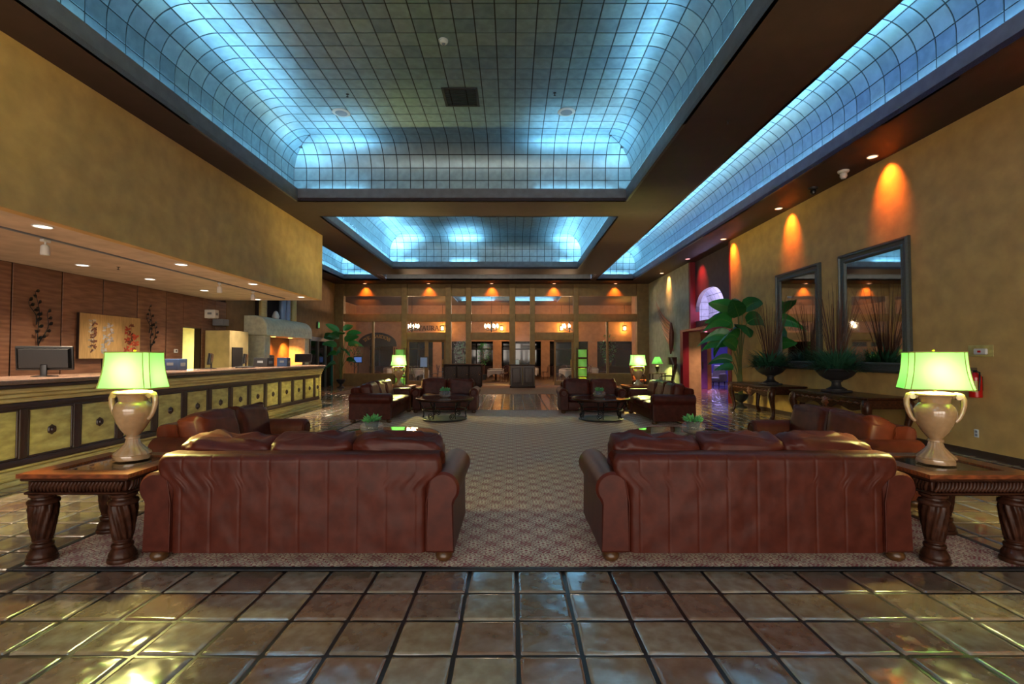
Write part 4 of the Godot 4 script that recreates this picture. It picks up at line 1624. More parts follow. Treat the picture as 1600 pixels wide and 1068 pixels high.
	var th := thing("thermostat", "small white thermostat on the wood wall beside the doorway", "thermostat", P(X_LEFT + 0.013, 1.60, 12.75))
	m = MB.new()
	m.box(Vector3.ZERO, Vector3(0.025, 0.10, 0.14), 0.006)
	part(th, "case", m, mats.white_plastic)
	m = MB.new()
	m.box(Vector3(0.014, 0.0, 0.0), Vector3(0.004, 0.04, 0.05))
	part(th, "display", m, mats.charcoal)

func desk_box(called: String, label: String, at: Vector3, s: Vector3, m0: Material) -> void:
	var t := thing(called, label, called.split("_")[-1], at)
	var m := MB.new()
	m.box(Vector3(0, s.y / 2, 0), s, min(0.012, s.y * 0.3))
	part(t, "case", m, m0)
	m = MB.new()
	m.box(Vector3(0, s.y * 0.55, s.z / 2 + 0.001), Vector3(s.x * 0.4, s.y * 0.25, 0.004))
	m.box(Vector3(s.x / 2 + 0.001, s.y * 0.5, 0), Vector3(0.004, s.y * 0.3, s.z * 0.5))
	part(t, "front_plate", m, mats.grey_plastic)

func monitor(at: Vector3, turn: float, w: float, label: String) -> void:
	# the screen faces local +z
	var t := thing("computer_monitor", label, "monitor", at, turn)
	var h := w * 0.53
	var m := MB.new()
	m.lathe([Vector2(0, 0), Vector2(0.13, 0), Vector2(0.13, 0.008), Vector2(0.06, 0.016), Vector2(0, 0.018)], 20)
	part(t, "foot", m, mats.black)
	m = MB.new()
	m.box(Vector3(0, 0.08, -0.03), Vector3(0.07, 0.15, 0.03), 0.008)
	part(t, "neck", m, mats.black)
	m = MB.new()
	m.xf = Transform3D(Basis(Vector3.RIGHT, -0.12), Vector3(0, 0.08 + h / 2, 0))
	m.box(Vector3.ZERO, Vector3(w, h, 0.03), 0.008)
	m.prism(PackedVector2Array([Vector2(-w * 0.46, -h * 0.42), Vector2(w * 0.46, -h * 0.42), Vector2(w * 0.46, h * 0.42), Vector2(-w * 0.46, h * 0.42)]), -0.045, -0.01, 0.025)
	part(t, "housing", m, mats.black)
	m = MB.new()
	m.xf = Transform3D(Basis(Vector3.RIGHT, -0.12), Vector3(0, 0.08 + h / 2, 0))
	m.box(Vector3(0, 0.004, 0.0155), Vector3(w * 0.95, h * 0.9, 0.002))
	part(t, "panel", m, mats.night_glass)

func canvas_texture() -> ImageTexture:
	var w := 400
	var h := 232
	var im := Image.create(w, h, false, Image.FORMAT_RGB8)
	var nz := FastNoiseLite.new()
	nz.seed = 12
	nz.frequency = 0.03
	for y in h:
		for x in w:
			var f := 0.94 + 0.12 * nz.get_noise_2d(x * 3.0, y * 0.4) + (0.05 if (x / 67) % 2 else 0.0)
			im.set_pixel(x, y, Color(0.74 * f, 0.60 * f, 0.38 * f))
	var rg := RandomNumberGenerator.new()
	rg.seed = 33
	# leafy sprays: [x, y0, y1, leaf colour]
	for s in [[70, 200, 30, Color(0.62, 0.58, 0.50)], [80, 190, 40, Color(0.40, 0.24, 0.16)], [150, 215, 60, Color(0.60, 0.60, 0.58)], [190, 150, 40, Color(0.62, 0.60, 0.60)], [300, 200, 60, Color(0.66, 0.24, 0.14)], [340, 215, 90, Color(0.78, 0.30, 0.18)], [330, 150, 30, Color(0.42, 0.22, 0.14)], [370, 200, 100, Color(0.72, 0.28, 0.18)]]:
		var x: float = s[0]
		var yy: float = s[1]
		while yy > s[2]:
			im.fill_rect(Rect2i(int(x), int(yy), 2, 3), Color(0.36, 0.24, 0.16))
			if rg.randf() < 0.28:
				var a := rg.randf_range(-0.9, 0.9) + (0.0 if rg.randf() < 0.5 else PI)
				var c := Vector2(x, yy) + Vector2(cos(a), sin(a)) * 11.0
				var f := rg.randf_range(0.8, 1.2)
				for j in range(-14, 15):
					for i in range(-14, 15):
						var q := Vector2(i, j).rotated(-a)
						if q.x * q.x / 150.0 + q.y * q.y / 24.0 < 1.0:
							var px := int(c.x) + i
							var py := int(c.y) + j
							if px >= 0 and py >= 0 and px < w and py < h:
								im.set_pixel(px, py, Color(s[3].r * f, s[3].g * f, s[3].b * f))
			yy -= 2.0
			x += rg.randf_range(-0.9, 0.9)
	return ImageTexture.create_from_image(im)

func branch(at: Vector3, h: float, label: String, sd: int) -> void:
	var t := thing("metal_branch", label, "wall ornament", at)
	var rg := RandomNumberGenerator.new()
	rg.seed = sd
	var leaf := MB.new()
	leaf.grid(4, 6, func(a, b):
		var wdt: float = sin(b * PI) * 0.032 * (a * 2.0 - 1.0)
		return Vector3(0.012 * sin(b * PI) + absf(a - 0.5) * 0.01, b * 0.10, wdt))
	var lm := leaf.commit()
	for st in 3:
		var pts := []
		var rad := []
		var from: float = [0.0, 0.12, 0.45][st] * h
		var reach: float = [1.0, 0.55, 0.38][st] * h
		var lean: float = [0.10, -0.16, 0.17][st] * (1.0 if sd == 1 else 0.75)
		for k in 11:
			var f := k / 10.0
			pts.append(Vector3(0.025 + 0.02 * sin(f * 3.0), from + f * reach, lean * f * (1.4 - 0.4 * f) + 0.03 * sin(f * 7.0 + st) + (0.05 if st == 2 else 0.0)))
			rad.append(lerpf(0.011, 0.004, f))
		var m := MB.new()
		m.tube(pts, rad, 6)
		part(t, "stem", m, mats.iron)
		for k in range(2, 11):
			if st > 0 and k % 2 == 1:
				continue
			var o := part(t, "leaf", lm, mats.iron)
			o.position = pts[k]
			o.rotation = Vector3((1 if k % 2 else -1) * rg.randf_range(0.5, 1.3), rg.randf_range(-0.3, 0.3), 0)

func downlight(at: Vector3, aim: Vector3, angle: float, col: Color, energy: float, r: float, label: String, group: String) -> void:
	var t := thing("ceiling_downlight", label, "downlight", at, 0.0, group)
	var m := MB.new()
	m.lathe([Vector2(r * 0.82, -0.004), Vector2(r * 0.9, -0.014), Vector2(r, -0.010), Vector2(r * 1.02, -0.001)], 20)
	part(t, "trim_ring", m, mats.white_plastic)
	var key := "lens_%s" % col.to_html()
	if not mats.has(key):
		glow(key, col.lerp(Color.WHITE, 0.45), 3.0)
	m = MB.new()
	m.lathe([Vector2(0, -0.006), Vector2(r * 0.5, -0.006), Vector2(r * 0.82, -0.005)], 18)
	part(t, "lens_light", m, mats[key])
	spot(Vector3(0, -0.02, 0), aim, angle, col, energy, 0.04, t)

# ---------------------------------------------------------------- fireplace and entrance on the west wall
func build_fireplace() -> void:
	var t := thing("fireplace", "pale stucco fireplace with rounded hood and warm lit niche", "fireplace", P(X_LEFT + 0.005, 0, 17.75))
	# local: +x into the hall, z along the wall
	var hl := 1.75
	var m := MB.new()
	for s in [-1, 1]:
		m.box(Vector3(0.34, 1.075, s * (hl - 0.19)), Vector3(0.68, 2.15, 0.38), 0.02)
	part(t, "pier", m, mats.stucco)
	m = MB.new()
	var prof := []
	for k in 9:
		var a := PI / 2 * k / 8
		prof.append(Vector2(0.36 + 0.42 * cos(a), 2.38 + 0.42 * sin(a)))
	var poly := PackedVector2Array([Vector2(0.0, 2.15), Vector2(0.78, 2.15)])
	for p in prof:
		poly.append(p)
	poly.append(Vector2(0.0, 2.80))
	m.prism(poly, -hl - 0.06, hl + 0.06, 0.03)
	part(t, "hood", m, mats.stucco)
	m = MB.new()
	m.box(Vector3(0.03, 1.07, 0), Vector3(0.05, 2.14, 2 * hl - 0.76))
	m.box(Vector3(0.36, 0.06, 0), Vector3(0.66, 0.12, 2 * hl - 0.76), 0.01)
	part(t, "niche", m, mats.tan_paint)
	for s in [-0.7, 0.6]:
		m = MB.new()
		m.lathe([Vector2(0, 2.138), Vector2(0.07, 2.138), Vector2(0.08, 2.148)], 16, Vector3(0.4, 0, s))
		part(t, "niche_light", m, glow("niche_lens_%d" % int(s * 10 + 20), Color(1.0, 0.75, 0.4), 4.0))
		spot(Vector3(0.4, 2.12, s), Vector3(-0.25, -1, -0.35), 52, Color(1.0, 0.60, 0.26), 7.0, 0.05, t)
	# flue tubes
	for f in [[-1.25, 0.13, "brass"], [-0.75, 0.12, "grey_plastic"], [-0.35, 0.12, "grey_plastic"], [1.05, 0.13, "brass"]]:
		m = MB.new()
		m.tube([Vector3(0.25, 2.76, f[0]), Vector3(0.25, 5.03, f[0])], f[1], 14)
		part(t, "flue", m, mats.cream_trim if f[2] == "brass" else mats.flue_blue)
	m = MB.new()
	m.box(Vector3(0.03, 3.92, -0.1), Vector3(0.05, 2.2, 2.4))
	part(t, "flue_back", m, mats.seam_dark)
	m = MB.new()
	m.lathe([Vector2(0, 2.79), Vector2(0.10, 2.79), Vector2(0.13, 2.87), Vector2(0.08, 3.0), Vector2(0.05, 3.05), Vector2(0, 3.07)], 12, Vector3(0.40, 0, 0.45))
	part(t, "ornament", m, mats.white_plastic)
	# sliding entrance
	var dr := structure("door_6", "teal framed dark glass sliding entrance in the tan wall")
	m = MB.new()
	m.span(X_LEFT - 0.12, X_LEFT + 0.05, 2.14, 2.32, 21.2, 23.95, 0.01)
	part(dr, "operator_box", m, mats.grey_plastic)
	for d in [21.2, 22.1, 23.0, 23.87]:
		m = MB.new()
		m.span(X_LEFT - 0.10, X_LEFT + 0.03, 0.0, 2.14, d, d + 0.08, 0.008)
		part(dr, "frame", m, mats.teal_metal if d > 23.5 else mats.pewter_frame)
	m = MB.new()
	m.span(X_LEFT - 0.06, X_LEFT - 0.04, 0.02, 2.14, 21.28, 23.87)
	part(dr, "pane", m, mats.night_glass)
	m = MB.new()
	m.span(X_LEFT - 0.14, X_LEFT - 0.12, 0.0, 2.3, 21.2, 23.95)
	part(dr, "night_sheet", m, mats.night_glass)
	var ex := thing("exit_sign", "small green exit sign high on the tan wall above the sliding entrance", "sign", P(X_LEFT + 0.05, 2.86, 22.0))
	m = MB.new()
	m.box(Vector3.ZERO, Vector3(0.06, 0.34, 0.24), 0.03)
	part(ex, "case", m, mats.charcoal)
	m = MB.new()
	m.box(Vector3(0.031, 0, 0), Vector3(0.004, 0.24, 0.15), 0.0)
	part(ex, "sign_light", m, glow("exit_green", Color(0.15, 0.6, 0.3), 0.5))

# ---------------------------------------------------------------- sofas
func sgnpow(a: float, e: float) -> float:
	return signf(a) * pow(absf(a), e)

func pillow(s: Vector3, sd: int, wrinkle := 0.012, ex := 0.42, nu := 40, nv := 24) -> MB:
	var nz := FastNoiseLite.new()
	nz.seed = sd
	nz.frequency = 3.0
	nz.fractal_type = FastNoiseLite.FRACTAL_RIDGED
	nz.fractal_octaves = 3
	var m := MB.new()
	var puffed := func(a, b):
		var th: float = a * TAU
		var ph: float = (b - 0.5) * PI
		var cp := sgnpow(cos(ph), ex)
		var p := Vector3(cp * sgnpow(cos(th), ex), sgnpow(sin(ph), ex), cp * sgnpow(sin(th), ex))
		var puff := 1.0 - 0.22 * pow(maxf(absf(p.x), absf(p.y)), 5.0)
		var r := Vector3(p.x * s.x, p.y * s.y, p.z * s.z * puff) * 0.5
		var edge: float = clampf(maxf(absf(p.x), absf(p.y)), 0.0, 1.0)
		var w: float = nz.get_noise_3d(r.x * 1.2 + 5.0 * sin(float(sd)), r.y * 2.2, r.z) * wrinkle * (0.45 + edge)
		var n := Vector3(p.x / s.x, p.y / s.y, p.z / s.z).normalized()
		return r + n * w
	m.grid(nu, nv, puffed, true)
	return m

func make_sofa(label: String, group: String, W: float, n: int, at: Vector3, turn: float) -> Node3D:
	# local: front is +z, back plane z = -0.475
	var name0 := "leather_sofa" if n == 3 else "leather_loveseat"
	var t := thing(name0, label, "sofa", at, turn, group)
	t.set_meta("base_name", name0)
	var hw1 := W / 2 - 0.235
	var hw2 := W / 2 - 0.125
	# back with seams, rolled over its top
	var prof := []
	for k in 15:
		prof.append(Vector2(-0.475, 0.075 + 0.625 * k / 14.0))
	for k in range(1, 7):
		var a := PI / 2 * k / 6
		prof.append(Vector2(-0.425 - 0.05 * cos(a), 0.70 + 0.055 * sin(a)))
	prof.append(Vector2(-0.34, 0.757))
	for k in range(1, 5):
		var a := PI / 2 * k / 4
		prof.append(Vector2(-0.30 + 0.05 * sin(a), 0.706 + 0.05 * cos(a)))
	prof.append(Vector2(-0.25, 0.45))
	var nz := FastNoiseLite.new()
	nz.seed = 40 + n
	nz.frequency = 2.2
	nz.fractal_octaves = 3
	var half := func(y: float) -> float:
		var f := smoothstep(0.52, 0.64, y)
		var top: float = clampf((y - 0.67) / 0.09, 0.0, 1.0)
		return lerpf(hw1, hw2, f) - 0.05 * (1.0 - sqrt(1.0 - top * top))
	var seam_gap := 0.205
	var face := func(a: float, b: float) -> Vector3:
		var fi: float = b * (prof.size() - 1)
		var i: int = min(int(fi), prof.size() - 2)
		var p: Vector2 = prof[i].lerp(prof[i + 1], fi - i)
		var u: float = a * 2.0 - 1.0
		var x: float = u * half.call(p.y)
		var z := p.x
		var rear: bool = p.x < -0.36
		if rear:
			# rounded edges at both sides, stitched seams and slack leather
			z += 0.035 * pow(absf(u), 60.0)
			var sx: float = fposmod(x + 0.1025, seam_gap) - seam_gap / 2
			z += 0.0030 * exp(-pow(sx / 0.007, 2.0))
			z += -0.0008 * (1.0 - pow(absf(sx) / (seam_gap / 2), 2.0))
			var corner := exp(-pow((absf(x) - hw1) / 0.20, 2.0)) * exp(-pow((p.y - 0.55) / 0.24, 2.0))
			z += corner * 0.0024 * sin((p.y * 0.8 - absf(x)) * 70.0)
			z += 0.006 * nz.get_noise_2d(x * 1.4, p.y * 2.0)
		return Vector3(x, p.y, z)
	var m := MB.new()
	m.grid(int(W * 160), prof.size() - 1, face)
	# ends
	for s in [0.0, 1.0]:
		var ids := []
		for k in prof.size():
			ids.append(m.vert(face.call(s, float(k) / (prof.size() - 1))))
		var c := m.vert(Vector3((s * 2 - 1) * hw1, 0.45, -0.36))
		for k in ids.size() - 1:
			if s > 0.5:
				m.tri(ids[k], c, ids[k + 1])
			else:
				m.tri(ids[k], ids[k + 1], c)
	part(t, "back", m, mats.leather)
	# rolled arms
	for s in [-1.0, 1.0]:
		var xi := W / 2 - 0.235
		var poly := PackedVector2Array()
		poly.append(Vector2(xi, 0.07))
		poly.append(Vector2(xi, 0.40))
		for k in 17:
			var a := PI - (PI + 0.75) * k / 16
			poly.append(Vector2(xi + 0.117 + 0.118 * cos(a), 0.515 + 0.118 * sin(a)))
		poly.append(Vector2(W / 2 - 0.045, 0.40))
		poly.append(Vector2(W / 2 - 0.04, 0.07))
		if s < 0:
			for k in poly.size():
				poly[k].x = -poly[k].x
		m = MB.new()
		m.prism(poly, -0.468, 0.44, 0.018)
		var arm := part(t, "arm", m, mats.leather)
		m = MB.new()
		m.xf = Transform3D(Basis(Vector3.RIGHT, PI / 2), Vector3(s * (xi + 0.117), 0.515, 0.438))
		m.lathe([Vector2(0.0, 0.014), Vector2(0.055, 0.012), Vector2(0.06, 0.004), Vector2(0.075, 0.004), Vector2(0.085, 0.012), Vector2(0.1, 0.0)], 20)
		part(arm, "scroll_face", m, mats.leather)
		m = MB.new()
		for z in [-0.469, 0.441]:
			m.tube([Vector3(s * (xi + 0.005), 0.08, z), Vector3(s * (xi + 0.003), 0.42, z), Vector3(s * (xi + 0.03), 0.58, z)], 0.005, 6)
		part(arm, "welt", m, mats.leather)
	m = MB.new()
	m.box(Vector3(0, 0.18, 0.07), Vector3(2 * hw1 - 0.004, 0.22, 0.68), 0.02)
	part(t, "seat_base", m, mats.leather)
	var cw := (2 * hw1) / n
	var keyp := "seat_%d" % n
	for k in n:
		var x := -hw1 + cw * (k + 0.5)
		if not tex.has(keyp):
			tex[keyp] = pillow(Vector3(cw - 0.004, 0.72, 0.19), 60 + n, 0.010).commit()
		var o := part(t, "seat_cushion", tex[keyp], mats.leather)
		o.transform = Transform3D(Basis(Vector3.RIGHT, -PI / 2), Vector3(x, 0.375, 0.12))
		var bk := "backc_%d_%d" % [n, k]
		if not tex.has(bk):
			tex[bk] = pillow(Vector3(cw * (1.10 if k == 0 or k == n - 1 else 1.03), 0.46, 0.27), 70 + n * 5 + k, 0.028, 0.30).commit()
		var shift := 0.04 * (-1 if k == 0 else (1 if k == n - 1 else 0))
		o = part(t, "back_cushion", tex[bk], mats.leather)
		o.transform = Transform3D(Basis(Vector3.BACK, [0.03, -0.02, 0.025][k]) * Basis(Vector3.RIGHT, -0.22), Vector3(x + shift, 0.612, -0.135))
	for sx in [-1, 1]:
		for sz in [-1, 1]:
			m = MB.new()
			m.lathe([Vector2(0, 0.0), Vector2(0.04, 0.0), Vector2(0.058, 0.02), Vector2(0.062, 0.04), Vector2(0.05, 0.062), Vector2(0.035, 0.075), Vector2(0, 0.075)], 14, Vector3(sx * (W / 2 - 0.115), 0, sz * 0.395))
			part(t, "foot", m, mats.foot_wood)
	return t

func build_seating() -> void:
	var y := 0.016
	var s := make_sofa("brown leather three-seat sofa seen from behind, beside the lamp table near reception", "leather sofas", 2.26, 3, P(-1.50, y, 3.92), PI)
	dup(s, P(1.72, y, 3.92), PI, "brown leather three-seat sofa seen from behind, beside the lamp table near the ochre wall")
	dup(s, P(-3.08, y, 11.72), PI / 2, "brown leather three-seat sofa side-on beside the reception counter end and a scroll coffee table")
	dup(s, P(3.42, y, 11.42), -PI / 2, "brown leather three-seat sofa side-on beside the console tables and a scroll coffee table")
	var l := make_sofa("leather loveseat beside the reception counter, behind the lamp table", "leather loveseats", 1.72, 2, P(-3.12, y, 5.66), PI / 2)
	dup(l, P(3.50, y, 5.52), -PI / 2, "leather loveseat before the carved console tables, behind the lamp table")
	dup(l, P(-1.72, y, 12.92), 0.0, "leather loveseat facing the hall beside the green lamp near reception")
	dup(l, P(2.05, y, 12.80), 0.0, "leather loveseat facing the hall beside the green lamp near the sage wall")

# ---------------------------------------------------------------- end tables, coffee tables, lamps
func make_end_table(label: String, at: Vector3) -> Node3D:
	var t := thing("end_table", label, "end table", at, 0.0, "carved end tables")
	t.set_meta("base_name", "end_table")
	var h := 0.39
	# frame of four mitred boards round a glass sheet
	for k in 4:
		var m := MB.new()
		m.xf = Transform3D(Basis(Vector3.UP, PI / 2 * k), Vector3.ZERO)
		var o := h
		var i := h - 0.13
		m.prism(PackedVector2Array([Vector2(-o, -o), Vector2(o, -o), Vector2(i, -i), Vector2(-i, -i)]), 0, 1)
		for j in m.v.size():
			var p: Vector3 = m.xf.affine_inverse() * m.v[j]
			m.v[j] = m.xf * Vector3(p.x, 0.598 + 0.030 * p.z, p.y)
		part(t, "top_board", flip(m), mats.red_wood)
	var m := MB.new()
	m.box(Vector3(0, 0.612, 0), Vector3(2 * h - 0.262, 0.012, 2 * h - 0.262), 0.003)
	part(t, "glass_inset", m, mats.table_glass)
	m = MB.new()
	m.box(Vector3(0, 0.586, 0), Vector3(2 * h - 0.02, 0.024, 2 * h - 0.02), 0.01)
	part(t, "top_moulding", m, mats.dark_wood)
	m = MB.new()
	m.box(Vector3(0, 0.535, 0), Vector3(2 * h - 0.10, 0.08, 2 * h - 0.10), 0.01)
	m.box(Vector3(0, 0.487, 0), Vector3(2 * h - 0.05, 0.022, 2 * h - 0.05), 0.009)
	part(t, "apron", m, mats.dark_wood)
	# gadroon carving on the apron, leaning lobes all round
	m = MB.new()
	var lobes := 26
	for side in 4:
		m.xf = Transform3D(Basis(Vector3.UP, PI / 2 * side), Vector3.ZERO)
		for k in lobes:
			var x: float = lerp(-h + 0.065, h - 0.065, (k + 0.5) / lobes)
			m.tube([Vector3(x - 0.010, 0.503, h - 0.040), Vector3(x, 0.532, h - 0.030), Vector3(x + 0.010, 0.566, h - 0.036)], [0.009, 0.013, 0.010], 6)
	part(t, "gadroon_carving", m, mats.dark_wood)
	for sx in [-1, 1]:
		for sz in [-1, 1]:
			var leg := MB.new()
			leg.lathe([Vector2(0.0, 0.0), Vector2(0.088, 0.0), Vector2(0.092, 0.012), Vector2(0.088, 0.026), Vector2(0.076, 0.032)], 20)
			leg.lathe([Vector2(0.078, 0.032), Vector2(0.080, 0.05), Vector2(0.062, 0.088), Vector2(0.052, 0.096)], 36, Vector3.ZERO, func(w, y): return 1.0 + 0.05 * absf(sin(w * 9.0)))
			leg.lathe([Vector2(0.052, 0.094), Vector2(0.064, 0.10), Vector2(0.068, 0.112), Vector2(0.064, 0.124), Vector2(0.050, 0.13), Vector2(0.048, 0.136), Vector2(0.058, 0.142), Vector2(0.060, 0.15), Vector2(0.054, 0.158)], 20)
			var dir: float = -sx
			leg.lathe(twist_rows(0.158, 0.40), 44, Vector3.ZERO, func(w, y): return 1.0 + 0.11 * sin(w * 11.0 + dir * y * 30.0))
			leg.lathe([Vector2(0.078, 0.398), Vector2(0.09, 0.405), Vector2(0.093, 0.418), Vector2(0.088, 0.43), Vector2(0.070, 0.438), Vector2(0.068, 0.45), Vector2(0.082, 0.458), Vector2(0.084, 0.477), Vector2(0.0, 0.477)], 20)
			var o := part(t, "leg", leg, mats.dark_wood)
			o.position = Vector3(sx * 0.285, 0, sz * 0.29)
	return t

func twist_rows(y0: float, y1: float) -> Array:
	var r := []
	for k in 15:
		var f := k / 14.0
		r.append(Vector2(lerpf(0.054, 0.084, pow(f, 0.7)) - 0.006 * smoothstep(0.85, 1.0, f), lerpf(y0, y1, f)))
	return r

func flip(m: MB) -> MB:
	for k in range(0, m.ix.size(), 3):
		var a := m.ix[k + 1]
		m.ix[k + 1] = m.ix[k + 2]
		m.ix[k + 2] = a
	return m

func make_urn_lamp(label: String, at: Vector3, turn: float, energy: float) -> Node3D:
	var t := thing("urn_lamp", label, "table lamp", at, turn, "urn lamps with green shades")
	t.set_meta("base_name", "urn_lamp")
	var m := MB.new()
	m.lathe([Vector2(0, 0.0), Vector2(0.125, 0.0), Vector2(0.128, 0.012), Vector2(0.125, 0.035), Vector2(0.118, 0.04)], 8)
	part(t, "plinth", m, mats.ceramic)
	m = MB.new()
	m.lathe([Vector2(0.122, 0.04), Vector2(0.118, 0.055), Vector2(0.085, 0.085), Vector2(0.052, 0.125), Vector2(0.042, 0.16)], 48, Vector3.ZERO, func(w, y): return 1.0 + 0.05 * sin(w * 16.0))
	part(t, "fluted_foot", m, mats.ceramic)
	m = MB.new()
	m.lathe([Vector2(0.037, 0.158), Vector2(0.052, 0.164), Vector2(0.053, 0.176), Vector2(0.041, 0.184), Vector2(0.055, 0.20), Vector2(0.087, 0.245), Vector2(0.114, 0.30), Vector2(0.130, 0.355), Vector2(0.134, 0.395), Vector2(0.125, 0.43), Vector2(0.105, 0.452), Vector2(0.096, 0.46)], 32)
	m.lathe([Vector2(0.094, 0.458), Vector2(0.100, 0.49), Vector2(0.112, 0.512)], 56, Vector3.ZERO, func(w, y): return 1.0 + 0.025 * sin(w * 28.0))
	m.lathe([Vector2(0.112, 0.510), Vector2(0.129, 0.516), Vector2(0.132, 0.527), Vector2(0.123, 0.537), Vector2(0.053, 0.545), Vector2(0, 0.546)], 32)
	part(t, "urn_body", m, mats.ceramic)
	for s in [-1, 1]:
		m = MB.new()
		var pts := []
		for q in [[0.105, 0.508], [0.134, 0.520], [0.162, 0.512], [0.176, 0.485], [0.176, 0.44], [0.165, 0.39], [0.147, 0.345], [0.123, 0.315]]:
			pts.append(Vector3(s * q[0], q[1], 0))
		m.tube(pts, [0.020, 0.024, 0.024, 0.022, 0.020, 0.018, 0.016, 0.014], 10)
		m.tube([Vector3(s * 0.142, 0.505, -0.026), Vector3(s * 0.142, 0.505, 0.026)], 0.020, 12)
		part(t, "handle", m, mats.ceramic)
	m = MB.new()
	m.tube([Vector3(0, 0.54, 0), Vector3(0, 0.62, 0)], 0.012, 8)
	m.tube([Vector3(0, 0.60, 0), Vector3(0.05, 0.66, 0), Vector3(0.055, 0.76, 0), Vector3(0, 0.845, 0)], 0.004, 6)
	m.tube([Vector3(0, 0.60, 0), Vector3(-0.05, 0.66, 0), Vector3(-0.055, 0.76, 0), Vector3(0, 0.845, 0)], 0.004, 6)
	part(t, "harp", m, mats.brass)
	m = MB.new()
	m.lathe([Vector2(0.014, 0.62), Vector2(0.03, 0.66), Vector2(0.035, 0.69), Vector2(0.025, 0.72), Vector2(0, 0.735)], 12)
	part(t, "bulb", m, glow("bulb_glow_%d" % int(energy * 100), Color(1.0, 0.95, 0.8), 4.0))
	omni(Vector3(0, 0.705, 0), LAMP_COLOR, LAMP_ENERGY * energy, 0.035, t)
	m = MB.new()
	m.tube([Vector3(0.0, 0.585, 0), Vector3(0.05, 0.588, 0)], 0.008, 6)
	m.lathe([Vector2(0.0, 0.575), Vector2(0.022, 0.583), Vector2(0.028, 0.60), Vector2(0.02, 0.618), Vector2(0, 0.625)], 12, Vector3(0.07, 0, 0))
	part(t, "lower_bulb", m, mats["bulb_glow_%d" % int(energy * 100)])
	omni(Vector3(0.07, 0.60, 0), LAMP_COLOR, LAMP_ENERGY * energy * 0.6, 0.02, t)
	# oblong bell shade with cut corners
	var ring := func(f: float) -> Array:
		var y: float = lerp(0.565, 0.850, f)
		var k := lerpf(1.0, 0.83, 1.0 - pow(1.0 - f, 2.0))
		var hx := 0.215 * k
		var hz := 0.135 * k
		var c := 0.03
		var out := []
		for p in [[hx, -hz + c], [hx, hz - c], [hx - c, hz], [-hx + c, hz], [-hx, hz - c], [-hx, -hz + c], [-hx + c, -hz], [hx - c, -hz]]:
			out.append(Vector3(p[0], y, p[1]))
		return out
	m = MB.new()
	for k in 8:
		var rows := 8
		var base := m.v.size()
		for j in rows + 1:
			var r: Array = ring.call(float(j) / rows)
			m.vert(r[k])
			m.vert(r[(k + 1) % 8])
		for j in rows:
			var i := base + j * 2
			m.tri(i, i + 2, i + 3)
			m.tri(i, i + 3, i + 1)
	part(t, "lamp_shade", m, mats.lamp_shade)
	m = MB.new()
	for k in 8:
		var pts := []
		for j in 7:
			pts.append(ring.call(j / 6.0)[k])
		m.tube(pts, 0.0032, 5)
	for f in [0.0, 1.0]:
		var r: Array = ring.call(f)
		var loop := r.duplicate()
		loop.append(r[0])
		m.tube(loop, 0.005, 6)
	part(t, "shade_trim", m, mats.shade_trim)
	m = MB.new()
	m.lathe([Vector2(0.0, 0.842), Vector2(0.012, 0.845), Vector2(0.006, 0.855), Vector2(0.011, 0.866), Vector2(0.0, 0.878)], 10)
	part(t, "finial", m, mats.brass)
	return t

func make_coffee_table(label: String, at: Vector3) -> Node3D:
	var t := thing("coffee_table", label, "coffee table", at, 0.0, "round scroll coffee tables")
	t.set_meta("base_name", "coffee_table")
	var m := MB.new()
	m.lathe([Vector2(0, 0.492), Vector2(0.625, 0.492), Vector2(0.632, 0.498), Vector2(0.625, 0.504), Vector2(0, 0.504)], 48)
	part(t, "glass_top", m, mats.table_glass)
	m = MB.new()
	m.lathe([Vector2(0.615, 0.462), Vector2(0.655, 0.462), Vector2(0.662, 0.475), Vector2(0.655, 0.503), Vector2(0.638, 0.506), Vector2(0.633, 0.491), Vector2(0.615, 0.489), Vector2(0.615, 0.462)], 48)
	part(t, "rim", m, mats.dark_wood)
	m = MB.new()
	m.lathe([Vector2(0.0, 0.012), Vector2(0.47, 0.012), Vector2(0.50, 0.02), Vector2(0.505, 0.035), Vector2(0.49, 0.045), Vector2(0.0, 0.045)], 44)
	part(t, "base_disc", m, mats.urn_stone)
	for y in [[0.50, 0.452], [0.46, 0.235]]:
		m = MB.new()
		var pts := []
		for k in 33:
			pts.append(Vector3(cos(TAU * k / 32) * (0.60 if y[1] > 0.4 else 0.50), y[1], sin(TAU * k / 32) * (0.60 if y[1] > 0.4 else 0.50)))
		m.tube(pts, 0.012, 6, false)
		part(t, "hoop", m, mats.iron)
	for k in 6:
		var a := TAU * k / 6 + 0.26
		var rot := Basis(Vector3.UP, a)
		m = MB.new()
		m.xf = Transform3D(rot, Vector3.ZERO)
		var pts := []
		for q in [[0.60, 0.455], [0.56, 0.38], [0.50, 0.30], [0.475, 0.22], [0.47, 0.13], [0.49, 0.06]]:
			pts.append(Vector3(q[0], q[1], 0))
		m.tube(pts, 0.013, 6)
		var leg := part(t, "leg", m, mats.iron)
		m = MB.new()
		m.xf = Transform3D(rot, Vector3.ZERO)
		var sp := []
		for j in 22:
			var w := j / 21.0 * 3.4 * PI
			var r := 0.068 * (1.0 - j / 26.0)
			sp.append(Vector3(0.475 + 0.004 * j / 21.0, 0.125 - r * cos(w), r * sin(w) + 0.075))
		m.tube(sp, 0.009, 6)
		sp = []
		for j in 18:
			var w := j / 17.0 * 3.0 * PI
			var r := 0.045 * (1.0 - j / 21.0)
			sp.append(Vector3(0.54, 0.385 + r * cos(w), -r * sin(w) - 0.05))
		m.tube(sp, 0.008, 6)
		part(leg, "scroll", m, mats.iron)
	return t

